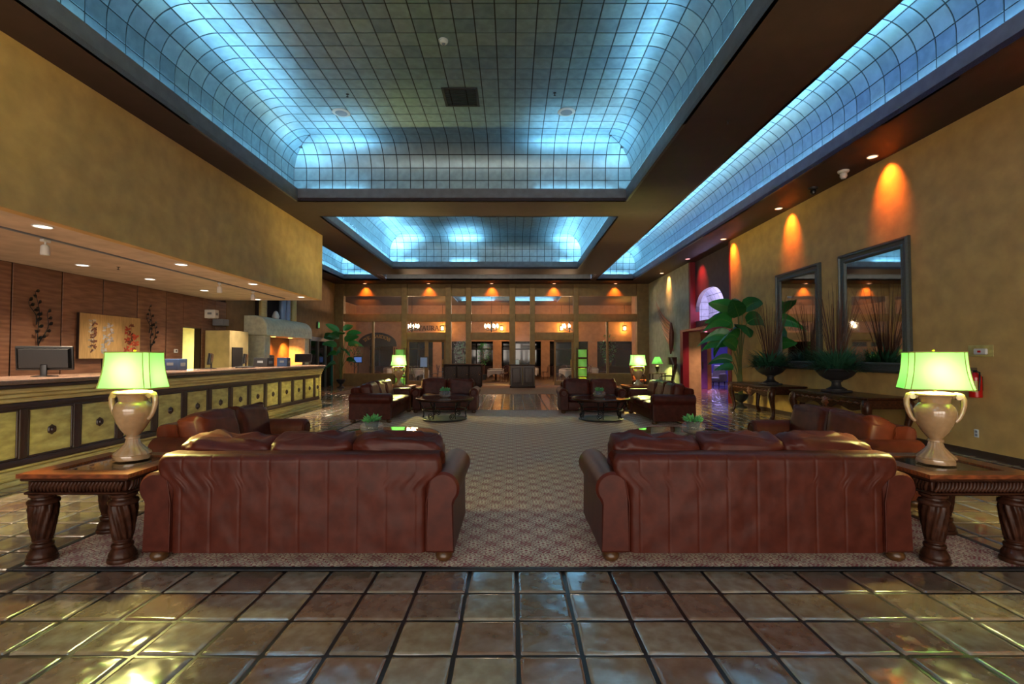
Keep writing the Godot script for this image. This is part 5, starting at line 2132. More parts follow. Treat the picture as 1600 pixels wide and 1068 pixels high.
func make_bowl(label: String, at: Vector3) -> Node3D:
	var t := thing("succulent_bowl", label, "plant bowl", at, 0.0, "glass bowls with succulents")
	t.set_meta("base_name", "succulent_bowl")
	var m := MB.new()
	m.lathe([Vector2(0, 0.002), Vector2(0.07, 0.002), Vector2(0.12, 0.03), Vector2(0.145, 0.075), Vector2(0.135, 0.115), Vector2(0.10, 0.14), Vector2(0.085, 0.148), Vector2(0.095, 0.158)], 28)
	part(t, "glass_bowl", m, mats.bowl_glass)
	m = MB.new()
	m.lathe([Vector2(0, 0.008), Vector2(0.068, 0.008), Vector2(0.11, 0.032), Vector2(0.128, 0.06), Vector2(0.0, 0.066)], 20)
	part(t, "pebble_bed", m, mats.counter_stone)
	m = MB.new()
	m.lathe([Vector2(0, 0.06), Vector2(0.07, 0.06), Vector2(0.085, 0.155), Vector2(0.08, 0.16), Vector2(0, 0.152)], 18)
	part(t, "inner_pot", m, mats.soil)
	m = MB.new()
	var rg := RandomNumberGenerator.new()
	rg.seed = 5
	for k in 90:
		var a := rg.randf() * TAU
		var el := rg.randf_range(0.05, 1.3)
		var dir := Vector3(cos(a) * cos(el), sin(el), sin(a) * cos(el))
		var b := Vector3(cos(a) * 0.035, 0.15, sin(a) * 0.035)
		var l := rg.randf_range(0.06, 0.11)
		m.tube([b, b + dir * l * 0.6, b + dir * l + Vector3(0, -0.004, 0)], [0.009, 0.012, 0.002], 5)
	var o := part(t, "succulent_leaves", m, mats.succulent)
	o.set_meta("kind", "stuff")
	return t

func build_tables_and_lamps() -> void:
	var y := 0.017
	var e := make_end_table("carved end table with twisted legs beside the sofa near reception", P(-3.055, y, 3.80))
	dup(e, P(3.275, y, 3.78), 0.0, "carved end table with twisted legs beside the sofa near the ochre wall")
	dup(e, P(-3.13, y, 13.66), 0.0, "carved end table between the sofa and loveseat near reception")
	dup(e, P(3.50, y, 13.66), 0.0, "carved end table between the sofa and loveseat near the sage wall")
	var ty := y + 0.6285
	make_urn_lamp("glowing green shaded urn lamp on the end table near the reception panels", P(-3.04, ty, 3.93), 0.0, 1.0)
	make_urn_lamp("glowing green shaded urn lamp on the end table near the fire extinguisher", P(3.265, ty, 3.78), -0.40, 1.05)
	make_urn_lamp("green shaded urn lamp between sofa and loveseat, before the tower lamp near reception", P(-3.13, ty, 13.5), 0.2, 2.0)
	make_urn_lamp("green shaded urn lamp between sofa and loveseat, before the sage wall", P(3.48, ty, 13.5), -0.05, 2.0)
	var c := make_coffee_table("round glass coffee table behind the sofa near reception", P(-1.52, y, 5.92))
	dup(c, P(2.08, y, 5.92), 0.4, "round glass coffee table behind the sofa near the ochre wall")
	dup(c, P(-1.53, y, 11.15), 0.9, "round scroll coffee table before the loveseat near reception")
	dup(c, P(2.02, y, 11.15), 0.2, "round scroll coffee table before the loveseat near the sage wall")
	var b := make_bowl("glass succulent bowl on the coffee table behind the sofa near reception", P(-1.70, 0.522, 5.95))
	dup(b, P(2.20, 0.522, 5.95), 1.1, "glass succulent bowl on the coffee table behind the sofa near the ochre wall")
	dup(b, P(-1.53, 0.522, 11.2), 2.2, "glass succulent bowl before the loveseat near reception")
	dup(b, P(2.0, 0.522, 11.2), 3.0, "glass succulent bowl before the loveseat near the sage wall")
	# lamp cords on the floor
	var cd := thing("lamp_cord", "thin pale lamp cord hanging behind the end table near reception", "cord", P(-2.98, 0.02, 4.34))
	var m := MB.new()
	m.tube([Vector3(0.02, 0.60, 0.1), Vector3(0, 0.35, 0.02), Vector3(-0.02, 0.12, 0), Vector3(-0.06, 0.006, -0.1), Vector3(0.05, 0.006, -0.3), Vector3(0.2, 0.006, -0.34)], 0.005, 6)
	part(cd, "wire", m, mats.shade_trim)
	cd = thing("lamp_cord", "coiled pale lamp cord on the rug beside the sofa near the ochre wall", "cord", P(2.955, 0.02, 4.25))
	m = MB.new()
	var pts := [Vector3(0.05, 0.55, 0.02), Vector3(0, 0.3, 0), Vector3(-0.02, 0.08, 0)]
	for k in 20:
		pts.append(Vector3(-0.02 + 0.07 * sin(k * 0.7), 0.008 + 0.0035 * k, 0.07 * cos(k * 0.7) - 0.07))
	m.tube(pts, 0.005, 6)
	part(cd, "wire", m, mats.shade_trim)

# ---------------------------------------------------------------- east side: consoles, mirrors, plants
func console_table(label: String, at: Vector3, l: float) -> void:
	# local: front is -x, length along z
	var t := thing("console_table", label, "console table", at, 0.0, "carved console tables")
	var hl := l / 2
	var m := MB.new()
	m.box(Vector3(0, 0.755, 0), Vector3(0.84, 0.03, l), 0.008)
	m.box(Vector3(0, 0.732, 0), Vector3(0.80, 0.018, l - 0.04), 0.006)
	part(t, "top", m, mats.console_wood)
	# scalloped front apron
	m = MB.new()
	var poly := PackedVector2Array()
	poly.append(Vector2(hl - 0.06, 0.722))
	poly.append(Vector2(-hl + 0.06, 0.722))
	for k in 41:
		var f := k / 40.0
		var z := lerpf(-hl + 0.06, hl - 0.06, f)
		var drop := 0.17 + 0.035 * cos(f * TAU * 3.0) * -1.0 + 0.045 * exp(-pow((f - 0.5) / 0.07, 2.0)) + 0.05 * (exp(-pow(f / 0.05, 2.0)) + exp(-pow((1.0 - f) / 0.05, 2.0)))
		poly.append(Vector2(z, 0.722 - drop))
	m.xf = Transform3D(Basis(Vector3.UP, -PI / 2), Vector3(-0.36, 0, 0))
	m.prism(poly, -0.02, 0.02, 0.006)
	part(t, "front_apron", m, mats.console_wood)
	m = MB.new()
	for s in [-1, 1]:
		m.box(Vector3(0.0, 0.65, s * (hl - 0.08)), Vector3(0.70, 0.145, 0.03), 0.008)
	m.box(Vector3(0.36, 0.65, 0), Vector3(0.03, 0.145, l - 0.2), 0.008)
	part(t, "side_apron", m, mats.console_wood)
	# raised carving along the apron
	m = MB.new()
	for k in range(-5, 6):
		if k == 0:
			continue
		var z := k * (hl - 0.2) / 5.5
		m.tube([Vector3(-0.383, 0.655, z - 0.09), Vector3(-0.392, 0.672, z - 0.03), Vector3(-0.392, 0.655, z + 0.03), Vector3(-0.383, 0.67, z + 0.09)], [0.004, 0.015, 0.015, 0.004], 6)
	part(t, "carving", m, mats.red_wood)
	m = MB.new()
	m.xf = Transform3D(Basis(Vector3.BACK, PI / 2), Vector3(-0.375, 0.62, 0))
	m.lathe([Vector2(0.10, 0.0), Vector2(0.085, 0.02), Vector2(0.04, 0.035), Vector2(0, 0.04)], 24, Vector3.ZERO, func(w, y2): return 1.0 + 0.22 * cos(w * 7.0))
	part(t, "shell_crest", m, mats.red_wood)
	# cabriole legs
	for sx in [-1, 1]:
		for sz in [-1, 1]:
			m = MB.new()
			var pts := []
			var rad := []
			for q in [[0.0, 0.70, 0.062], [0.035, 0.62, 0.070], [0.045, 0.54, 0.064], [0.025, 0.42, 0.048], [-0.005, 0.28, 0.038], [-0.02, 0.15, 0.033], [-0.005, 0.07, 0.038], [0.03, 0.03, 0.046], [0.045, 0.0, 0.04]]:
				pts.append(Vector3(sx * (0.33 + q[0]), q[1], sz * (hl - 0.11 + q[0] * 0.6)))
				rad.append(q[2] * 1.25)
			m.tube(pts, rad, 12)
			var leg := part(t, "leg", m, mats.console_wood)
			m = MB.new()
			var kp: Vector3 = pts[1] + Vector3(sx * 0.055, 0.0, 0)
			for j in 5:
				m.tube([kp + Vector3(0, 0.06, (j - 2) * 0.022), kp + Vector3(sx * 0.014, 0.0, (j - 2) * 0.016), kp + Vector3(-sx * 0.01, -0.10, (j - 2) * 0.006)], [0.006, 0.013, 0.004], 6)
			part(leg, "knee_carving", m, mats.red_wood)

func grass_urn(label: String, at: Vector3, sd: int) -> void:
	var t := thing("planter_urn", label, "planter", at, 0.0, "urns with grasses on the consoles")
	var m := MB.new()
	m.box(Vector3(0, 0.02, 0), Vector3(0.38, 0.04, 0.38), 0.008)
	m.lathe([Vector2(0.175, 0.04), Vector2(0.175, 0.06), Vector2(0.14, 0.075), Vector2(0.09, 0.11), Vector2(0.075, 0.17), Vector2(0.085, 0.20), Vector2(0.11, 0.21), Vector2(0.11, 0.225), Vector2(0.18, 0.25), Vector2(0.27, 0.31), Vector2(0.33, 0.385), Vector2(0.36, 0.42), Vector2(0.395, 0.43), Vector2(0.40, 0.445), Vector2(0.385, 0.455), Vector2(0.34, 0.45), Vector2(0.30, 0.40), Vector2(0, 0.39)], 36)
	part(t, "urn", m, mats.urn_stone)
	var rg := RandomNumberGenerator.new()
	rg.seed = 200 + sd
	m = MB.new()
	for k in 560:
		var a := rg.randf() * TAU
		var r0 := 0.28 * sqrt(rg.randf())
		var el := rg.randf_range(0.35, 1.45) - r0 * 0.9
		var l := rg.randf_range(0.38, 0.66)
		var dir := Vector3(cos(a), 0, sin(a))
		var b := dir * r0 + Vector3(0, 0.40, 0)
		var side := Vector3(-sin(a), 0, cos(a)) * rg.randf_range(0.011, 0.019)
		var p1 := b + (dir * cos(el) + Vector3(0, sin(el), 0)) * l * 0.55
		var p2 := p1 + (dir * cos(el - 0.55) + Vector3(0, sin(el - 0.55), 0)) * l * 0.5
		var i := m.vert(b - side)
		m.vert(b + side)
		m.vert(p1 + side * 0.9)
		m.vert(p1 - side * 0.9)
		m.vert(p2)
		m.tri(i, i + 1, i + 2)
		m.tri(i, i + 2, i + 3)
		m.tri(i + 3, i + 2, i + 4)
	clamp_x(m, -9.0, 0.40)
	var o := part(t, "grass_foliage", m, mats.grass_blade)
	o.set_meta("kind", "stuff")
	m = MB.new()
	for k in 60:
		var a := rg.randf() * TAU
		var lean := rg.randf_range(0.02, 0.42)
		var h := rg.randf_range(0.9, 1.8)
		var dir := Vector3(cos(a) * 0.55, 0, sin(a))
		var b := dir * 0.10 + Vector3(0, 0.40, 0)
		m.tube([b, b + Vector3(0, h * 0.5, 0) + dir * lean * h * 0.4, b + Vector3(0, h, 0) + dir * lean * h], [0.006, 0.005, 0.0025], 5)
	clamp_x(m, -9.0, 0.40)
	o = part(t, "tall_twigs", m, mats.twig)
	o.set_meta("kind", "stuff")

func clamp_x(m: MB, lo: float, hi: float) -> void:
	# leaves that would meet a wall bend along it
	for k in m.v.size():
		var p := m.v[k]
		if p.x > hi - 0.1:
			p.x = hi - 0.1 * exp(-(p.x - hi + 0.1) / 0.1)
		elif p.x < lo + 0.1:
			p.x = lo + 0.1 * exp(-(lo + 0.1 - p.x) / 0.1)
		m.v[k] = p

func paddle_plant(label: String, at: Vector3, h: float, sd: int, leaves: Array, lo: float, hi: float) -> void:
	var t := thing("paddle_leaf_plant", label, "plant", at, 0.0, "tall paddle leaf plants")
	var m := MB.new()
	m.lathe([Vector2(0, 0), Vector2(0.17, 0), Vector2(0.17, 0.03), Vector2(0.10, 0.06), Vector2(0.055, 0.11), Vector2(0.06, 0.16), Vector2(0.12, 0.20), Vector2(0.18, 0.28), Vector2(0.205, 0.36), Vector2(0.225, 0.38), Vector2(0.205, 0.395), Vector2(0.17, 0.36), Vector2(0, 0.35)], 26)
	part(t, "urn_pot", m, mats.urn_stone)
	var rg := RandomNumberGenerator.new()
	rg.seed = sd
	for k in leaves.size():
		# [azimuth, height share, reach, leaf length, droop]
		var q: Array = leaves[k]
		var dir := Vector3(sin(q[0]), 0, cos(q[0]))
		var base := Vector3(rg.randf_range(-0.05, 0.05), 0.34, rg.randf_range(-0.05, 0.05))
		var tip: Vector3 = Vector3(0, q[1] * h, 0) + dir * q[2]
		var pts := []
		for j in 7:
			var f := j / 6.0
			pts.append(base.lerp(tip, f) + Vector3(0, 0.10 * sin(f * PI), 0) - dir * 0.10 * sin(f * PI) * q[2] * 2.0)
		m = MB.new()
		m.tube(pts, [0.022, 0.02, 0.018, 0.016, 0.014, 0.012, 0.009], 7)
		clamp_x(m, lo, hi)
		part(t, "stalk", m, mats.stalk)
		# paddle blade folded along the rib
		var up: Vector3 = (pts[6] - pts[5]).normalized()
		var fwd := (dir * 0.8 + up * 0.6).normalized()
		# blades turn their faces to the open hall
		var nrm := Vector3(-0.5 * signf(at.x) + rg.randf_range(-0.4, 0.4), rg.randf_range(0.2, 0.7), 1.0)
		nrm = (nrm - fwd * nrm.dot(fwd)).normalized()
		var side := fwd.cross(nrm).normalized()
		var ll: float = q[3]
		var droop: float = q[4]
		var roll := rg.randf_range(-0.35, 0.35)
		side = side.rotated(fwd, roll)
		nrm = nrm.rotated(fwd, roll)
		var wd := ll * 0.22
		m = MB.new()
		m.grid(8, 14, func(a, b):
			var u: float = a * 2.0 - 1.0
			var wide: float = wd * pow(sin(PI * clampf(pow(b, 0.75), 0.0, 1.0)), 0.65) * (1.0 if b < 0.999 and b > 0.001 else 0.05)
			var bend: float = droop * b * b * ll
			var lift: float = absf(u) * wide * 0.35 + 0.012 * sin(b * 34.0 + u * 2.0) * absf(u)
			return tip + fwd * b * ll - Vector3(0, bend, 0) + side * u * wide + nrm * lift)
		clamp_x(m, lo, hi)
		var lf := part(t, "leaf", m, mats.leaf_green if rg.randf() < 0.6 else mats.leaf_dark)
		m = MB.new()
		var rib := []
		for j in 9:
			var b := j / 8.0 * 0.97
			rib.append(tip + fwd * b * ll - Vector3(0, droop * b * b * ll, 0) - nrm * 0.003)
		m.tube(rib, [0.009, 0.008, 0.007, 0.006, 0.006, 0.005, 0.004, 0.003, 0.002], 5)
		clamp_x(m, lo, hi)
		part(lf, "midrib", m, mats.leaf_rib)

func big_mirror(label: String, d: float) -> void:
	var t := thing("framed_mirror", label, "mirror", P(X_RIGHT - 0.002, 2.34, d), 0.0, "pewter framed mirrors")
	var hw := 0.89
	var hh := 1.18
	# moulded frame: profile swept round the rectangle (local: face to -x)
	var prof := [[0.0, 0.0], [0.0, 0.05], [0.03, 0.075], [0.05, 0.075], [0.065, 0.05], [0.12, 0.04], [0.15, 0.05], [0.17, 0.045], [0.19, 0.02], [0.19, 0.0]]
	for side in 4:
		var m := MB.new()
		for k in prof.size() - 1:
			var a: Array = prof[k]
			var b: Array = prof[k + 1]
			var cn := func(i: float, o: float, s: int) -> Vector3:
				var z := hw - i
				var y := hh - i
				var c: Array = [[-z, -y], [z, -y], [z, y], [-z, y]]
				var q: Array = c[s % 4]
				return Vector3(-o, q[1], q[0])
			m.quad(cn.call(a[0], a[1], side), cn.call(a[0], a[1], side + 1), cn.call(b[0], b[1], side + 1), cn.call(b[0], b[1], side))
		part(t, "frame_side", m, mats.pewter_frame)
	var m := MB.new()
	m.box(Vector3(-0.012, 0, 0), Vector3(0.008, 2 * hh - 0.34, 2 * hw - 0.34))
	part(t, "mirror_glass", m, mats.mirror_glass)

func build_right_side() -> void:
	console_table("carved console table under the mirror near the plum passage", P(6.30, 0, 12.2), 2.2)
	console_table("carved console table behind the loveseat near the ochre wall", P(6.30, 0, 9.25), 2.3)
	grass_urn("dark urn of grass and tall twigs beside the paddle leaf plant", P(6.27, 0.772, 11.85), 1)
	grass_urn("dark urn of grass and tall twigs between the two mirrors", P(6.27, 0.772, 9.45), 2)
	big_mirror("large pewter framed mirror beside the paddle leaf plant", 11.52)
	big_mirror("large pewter framed mirror nearer the alarm panel", 9.13)
	paddle_plant("tall green paddle leaf plant beside the plum passage", P(6.50, 0, 13.9), 3.0, 3, [
		[-1.9, 0.66, 0.25, 1.05, 0.75], [-1.3, 0.80, 0.30, 1.1, 0.75], [-0.6, 0.86, 0.15, 1.1, 0.20], [0.6, 0.80, 0.2, 1.1, 0.7], [-2.5, 0.82, 0.25, 1.1, 0.6], [2.9, 0.90, 0.1, 0.95, 0.05],
		[-2.0, 0.44, 0.2, 0.75, 0.6], [-2.5, 0.36, 0.2, 0.7, 0.5], [-0.2, 0.74, 0.15, 1.1, 0.8], [-1.1, 0.66, 0.1, 1.1, 0.9], [-2.8, 0.70, 0.1, 1.1, 1.2], [-1.7, 0.90, 0.05, 1.0, 0.3], [-1.5, 0.76, 0.2, 1.0, 0.4], [-2.2, 0.60, 0.25, 0.95, 0.7], [-0.9, 0.56, 0.2, 0.9, 0.35], [0.4, 0.92, 0.1, 1.0, 0.45]], -9.0, 0.25)
	# fire extinguisher
	var fx := thing("fire_extinguisher", "red fire extinguisher on the ochre wall below the alarm panel", "extinguisher", P(X_RIGHT - 0.085, 0.87, 7.06))
	var m := MB.new()
	m.lathe([Vector2(0, 0), Vector2(0.07, 0.0), Vector2(0.075, 0.01), Vector2(0.075, 0.28), Vector2(0.06, 0.325), Vector2(0.03, 0.345), Vector2(0.022, 0.36), Vector2(0, 0.362)], 24)
	part(fx, "cylinder", m, mats.red_enamel)
	m = MB.new()
	m.grid(8, 1, func(a, b): return Vector3(-0.0765 * cos((a - 0.5) * 1.5 - 0.3), 0.08 + b * 0.16, 0.0765 * -sin((a - 0.5) * 1.5 - 0.9)))
	part(fx, "label_plate", m, mats.cream_panel)
	m = MB.new()
	m.box(Vector3(0, 0.37, 0), Vector3(0.035, 0.03, 0.05), 0.006)
	m.box(Vector3(-0.01, 0.395, -0.02), Vector3(0.02, 0.015, 0.12), 0.005)
	m.box(Vector3(-0.01, 0.42, -0.02), Vector3(0.02, 0.012, 0.12), 0.005)
	part(fx, "valve_handle", m, mats.black)
	m = MB.new()
	m.tube([Vector3(0, 0.37, 0.03), Vector3(-0.02, 0.36, 0.09), Vector3(-0.03, 0.25, 0.10), Vector3(-0.03, 0.10, 0.085)], 0.010, 8)
	part(fx, "hose", m, mats.black)
	m = MB.new()
	m.box(Vector3(0.079, 0.2, 0), Vector3(0.008, 0.2, 0.06))
	part(fx, "bracket", m, mats.black)
	var al := thing("alarm_panel", "white alarm box under a clear cover on the ochre wall", "alarm", P(X_RIGHT - 0.001, 1.54, 7.05))
	m = MB.new()
	m.box(Vector3(-0.006, 0, 0), Vector3(0.012, 0.165, 0.38), 0.004)
	part(al, "back_plate", m, mats.cream_panel)
	m = MB.new()
	m.box(Vector3(-0.035, -0.01, 0.03), Vector3(0.046, 0.085, 0.19), 0.012)
	part(al, "alarm_case", m, mats.white_plastic)
	m = MB.new()
	m.box(Vector3(-0.059, -0.01, 0.03), Vector3(0.004, 0.03, 0.05), 0.0)
	part(al, "red_lens", m, mats.red_enamel)
	var ou := thing("wall_outlet", "white electrical outlet low on the ochre wall", "outlet", P(X_RIGHT - 0.001, 0.34, 7.15))
	m = MB.new()
	m.box(Vector3(-0.004, 0, 0), Vector3(0.008, 0.115, 0.072), 0.003)
	part(ou, "cover_plate", m, mats.white_plastic)
	for s in [-1, 1]:
		m = MB.new()
		m.box(Vector3(-0.0085, s * 0.024, 0), Vector3(0.003, 0.032, 0.034), 0.001)
		part(ou, "socket", m, mats.grey_plastic)
	# wing sculpture: separate curved feathers
	var wg := thing("wing_sculpture", "bronze wing sculpture of curved feathers on the sage wall", "sculpture", P(X_RIGHT - 0.002, 1.65, 21.2))
	for k in 9:
		var f := k / 8.0
		m = MB.new()
		var root := Vector3(0, 0.05 + 1.1 * f, 0.86 + 0.08 * f)
		var tip := Vector3(0, lerpf(0.40, 2.52, pow(f, 1.15)), lerpf(0.15, -1.55, pow(f, 0.75)))
		var bend := Vector3(0, lerpf(root.y, tip.y, 0.18), lerpf(root.z, tip.z, 0.55))
		m.grid(6, 16, func(a, b):
			var u: float = a * 2.0 - 1.0
			var wide: float = lerpf(0.075, 0.055, f) * pow(1.0 - b, 0.6) * smoothstep(-0.15, 0.2, b) + 0.004
			var c: Vector3 = root.lerp(bend, b).lerp(bend.lerp(tip, b), b)
			var along: Vector3 = (bend - root).lerp(tip - bend, b).normalized()
			return Vector3(-0.025 - 0.011 * k - 0.03 * (1.0 - u * u) * (1.0 - b), c.y - u * wide * along.z, c.z + u * wide * along.y))
		part(wg, "feather", m, mats.bronze if k % 2 else mats.bronze_pale)
	m = MB.new()
	m.tube([Vector3(-0.16, -0.10, 0.86), Vector3(-0.16, 0.3, 0.92), Vector3(-0.16, 0.8, 0.96), Vector3(-0.16, 1.2, 0.92)], [0.03, 0.10, 0.11, 0.04], 12)
	part(wg, "wing_root", m, mats.bronze)

# ---------------------------------------------------------------- far end of the hall
func tower_lamp(label: String, at: Vector3) -> void:
	var t := thing("tower_lamp", label, "floor lamp", at, 0.0, "cube tower lamps")
	var m := MB.new()
	for sx in [-1, 1]:
		for sz in [-1, 1]:
			m.box(Vector3(sx * 0.23, 0.92, sz * 0.23), Vector3(0.03, 1.84, 0.03), 0.004)
	for y in [0.03, 0.48, 0.93, 1.38]:
		m.box(Vector3(0, y, 0), Vector3(0.46, 0.03, 0.46), 0.006)
	part(t, "frame", m, mats.seam_dark)
	for k in 4:
		m = MB.new()
		var y := 0.05 + 0.45 * k
		m.lathe([Vector2(0.27, y), Vector2(0.27, y + 0.36)], 4)
		var o := part(t, "lamp_shade", m, mats.lamp_shade)
		o.rotation.y = PI / 4
		m = MB.new()
		m.lathe([Vector2(0.02, y + 0.08), Vector2(0.04, y + 0.16), Vector2(0.03, y + 0.22), Vector2(0, y + 0.24)], 8)
		part(t, "bulb", m, glow("tower_bulb", Color(1.0, 0.95, 0.7), 3.0))
		omni(Vector3(0, y + 0.16, 0), Color(1.0, 0.72, 0.25), 0.32, 0.03, t)

func armchair_wood(called: String, label: String, at: Vector3, turn: float, m0: Material) -> void:
	var t := thing(called, label, "chair", at, turn)
	var m := MB.new()
	m.box(Vector3(0, 0.42, 0), Vector3(0.54, 0.10, 0.54), 0.03)
	part(t, "seat", m, m0)
	m = MB.new()
	m.xf = Transform3D(Basis(Vector3.RIGHT, -0.2), Vector3(0, 0.82, -0.30))
	m.box(Vector3.ZERO, Vector3(0.50, 0.72, 0.09), 0.03)
	part(t, "backrest", m, m0)
	for sx in [-1, 1]:
		m = MB.new()
		m.tube([Vector3(sx * 0.27, 0.66, -0.28), Vector3(sx * 0.29, 0.66, 0.1), Vector3(sx * 0.28, 0.62, 0.22), Vector3(sx * 0.27, 0.4, 0.22)], 0.02, 8)
		part(t, "armrest", m, mats.dark_wood)
		for sz in [-1, 1]:
			m = MB.new()
			m.tube([Vector3(sx * 0.25, 0.40, sz * 0.24), Vector3(sx * 0.26, 0.0, sz * 0.27)], [0.024, 0.016], 8)
			part(t, "leg", m, mats.dark_wood)

func build_far_side() -> void:
	tower_lamp("tall glowing tower of green cubes before the glass near the sage wall", P(3.33, 0.014, 23.2))
	tower_lamp("tall glowing tower of green cubes behind the urn lamp near reception", P(-5.33, 0.014, 23.3))
	paddle_plant("tall green paddle leaf plant in an urn by the sliding entrance", P(-7.95, 0.0, 22.7), 2.8, 8, [
		[-1.6, 0.80, 0.3, 0.85, 0.3], [-1.0, 0.92, 0.1, 0.75, 0.1], [1.5, 0.85, 0.25, 0.85, 0.35], [1.9, 0.70, 0.3, 0.85, 0.6], [0.3, 0.88, 0.15, 0.8, 0.5], [-2.0, 0.55, 0.3, 0.7, 0.6], [1.2, 0.45, 0.3, 0.6, 0.5], [0.8, 0.62, 0.15, 0.8, 0.9], [-0.8, 0.40, 0.25, 0.6, 0.9], [2.6, 0.95, 0.1, 0.7, 0.2], [-1.3, 0.68, 0.2, 0.8, 0.4], [1.6, 0.78, 0.15, 0.8, 0.3], [0.0, 0.60, 0.1, 0.8, 0.8], [-0.4, 0.82, 0.15, 0.9, 0.5]], -0.8, 9.0)
	# hostess stand
	var t := thing("hostess_stand", "panelled dark wood hostess stand before the restaurant doors", "podium", P(0.48, 0.014, 22.6))
	var m := MB.new()
	m.box(Vector3(0, 0.52, 0), Vector3(1.10, 1.0, 0.55), 0.01)
	part(t, "body", m, mats.console_wood)
	m = MB.new()
	m.box(Vector3(0, 1.04, 0), Vector3(1.2, 0.05, 0.64), 0.012)
	part(t, "top", m, mats.dark_wood)
	m = MB.new()
	m.box(Vector3(0, 0.05, 0), Vector3(1.16, 0.10, 0.60), 0.01)
	part(t, "plinth", m, mats.dark_wood)
	m = MB.new()
	m.box(Vector3(0, 0.56, 0.28), Vector3(0.05, 0.86, 0.03), 0.008)
	part(t, "brass_stile", m, mats.olive_trim)
	for s in [-1, 1]:
		m = MB.new()
		m.box(Vector3(s * 0.28, 0.56, 0.278), Vector3(0.40, 0.72, 0.016), 0.006)
		var p := part(t, "door_panel", m, mats.console_wood)
		m = MB.new()
		for f in [-1, 1]:
			m.box(Vector3(s * 0.28 + f * 0.17, 0.56, 0.29), Vector3(0.02, 0.66, 0.014), 0.004)
			m.box(Vector3(s * 0.28, 0.56 + f * 0.33, 0.29), Vector3(0.34, 0.02, 0.014), 0.004)
		part(p, "bead", m, mats.dark_wood)
	var mc := thing("menu_card", "small pale menu card standing on the hostess stand", "card", P(0.25, 1.082, 22.6))
	m = MB.new()
	m.xf = Transform3D(Basis(Vector3.RIGHT, -0.2), Vector3(0, 0.10, 0))
	m.box(Vector3.ZERO, Vector3(0.17, 0.22, 0.008), 0.002)
	part(mc, "card", m, mats.white_plastic)
	m = MB.new()
	m.box(Vector3(0, 0.015, -0.03), Vector3(0.16, 0.02, 0.10), 0.004)
	part(mc, "foot", m, mats.charcoal)
	# dark upright piano
	t = thing("dark_credenza", "long dark wooden credenza behind the loveseat near reception", "cabinet", P(-2.28, 0.014, 22.9))
	m = MB.new()
	m.box(Vector3(0, 0.54, 0), Vector3(1.76, 1.0, 0.55), 0.012)
	part(t, "body", m, mats.seam_dark)
	m = MB.new()
	m.box(Vector3(0, 1.06, 0), Vector3(1.86, 0.04, 0.62), 0.01)
	part(t, "top", m, mats.console_wood)
	m = MB.new()
	m.box(Vector3(0, 0.03, 0), Vector3(1.70, 0.06, 0.5), 0.006)
	part(t, "plinth", m, mats.black)
	for k in 3:
		m = MB.new()
		m.box(Vector3(-0.58 + 0.58 * k, 0.56, 0.28), Vector3(0.52, 0.84, 0.016), 0.006)
		var dp := part(t, "door", m, mats.dark_wood)
		m = MB.new()
		m.lathe([Vector2(0.02, -0.01), Vector2(0.02, 0.01), Vector2(0, 0.015)], 8, Vector3(-0.58 + 0.58 * k + 0.2, 0.6, 0.297))
		part(dp, "knob", m, mats.brass)
	# sign stand
	t = thing("sign_stand", "slim floor stand with a framed pale notice before the glass doors", "sign", P(-4.05, 0.014, 22.4))
	m = MB.new()
	m.lathe([Vector2(0, 0), Vector2(0.17, 0), Vector2(0.17, 0.012), Vector2(0.03, 0.03), Vector2(0.025, 0.04)], 20)
	part(t, "foot", m, mats.chrome)
	m = MB.new()
	m.tube([Vector3(0, 0.03, 0), Vector3(0, 0.95, 0)], 0.02, 10)
	part(t, "pole", m, mats.chrome)
	m = MB.new()
	m.box(Vector3(0, 1.17, 0), Vector3(0.40, 0.52, 0.03), 0.006)
	part(t, "frame", m, mats.black)
	m = MB.new()
	m.box(Vector3(0, 1.17, 0.0165), Vector3(0.31, 0.43, 0.004))
	part(t, "notice", m, mat("notice_paper", Color(0.66, 0.76, 0.90), 0.6))
	# small blue screen behind the glass
	t = thing("small_screen", "small glowing blue screen on a stand behind the bay glass by the paddle plant", "screen", P(-7.95, 0.0, 25.2))
	m = MB.new()
	m.tube([Vector3(0, 0.0, 0), Vector3(0, 1.12, 0)], 0.03, 8)
	m.box(Vector3(0, 0.02, 0), Vector3(0.4, 0.04, 0.4), 0.01)
	part(t, "stand", m, mats.black)
	m = MB.new()
	m.box(Vector3(0, 1.28, 0), Vector3(0.46, 0.36, 0.06), 0.01)
	part(t, "housing", m, mats.black)
	m = MB.new()
	m.box(Vector3(0, 1.28, 0.031), Vector3(0.38, 0.26, 0.004))
	part(t, "screen_glow", m, glow("screen_blue", Color(0.30, 0.48, 0.80), 0.35))
	# seating corner by the sage wall
	t = thing("side_table", "small dark side table with open shelf before the sage wall", "side table", P(6.22, 0, 20.9))
	m = MB.new()
	m.box(Vector3(0, 0.72, 0), Vector3(0.62, 0.03, 0.55), 0.008)
	part(t, "tabletop", m, mats.dark_wood)
	m = MB.new()
	m.box(Vector3(0, 0.45, 0), Vector3(0.54, 0.02, 0.47), 0.005)
	part(t, "shelf", m, mats.dark_wood)
	for sx in [-1, 1]:
		for sz in [-1, 1]:
			m = MB.new()
			m.box(Vector3(sx * 0.26, 0.355, sz * 0.22), Vector3(0.04, 0.70, 0.04), 0.006)
			part(t, "leg", m, mats.dark_wood)
	t = thing("cone_lamp", "small lamp with pleated cone shade on the side table by the wing sculpture", "table lamp", P(6.22, 0.735, 20.9))
	m = MB.new()
	m.lathe([Vector2(0, 0), Vector2(0.07, 0), Vector2(0.07, 0.02), Vector2(0.03, 0.05), Vector2(0.05, 0.12), Vector2(0.085, 0.24), Vector2(0.09, 0.29), Vector2(0.06, 0.32), Vector2(0.02, 0.34), Vector2(0.015, 0.42)], 18)
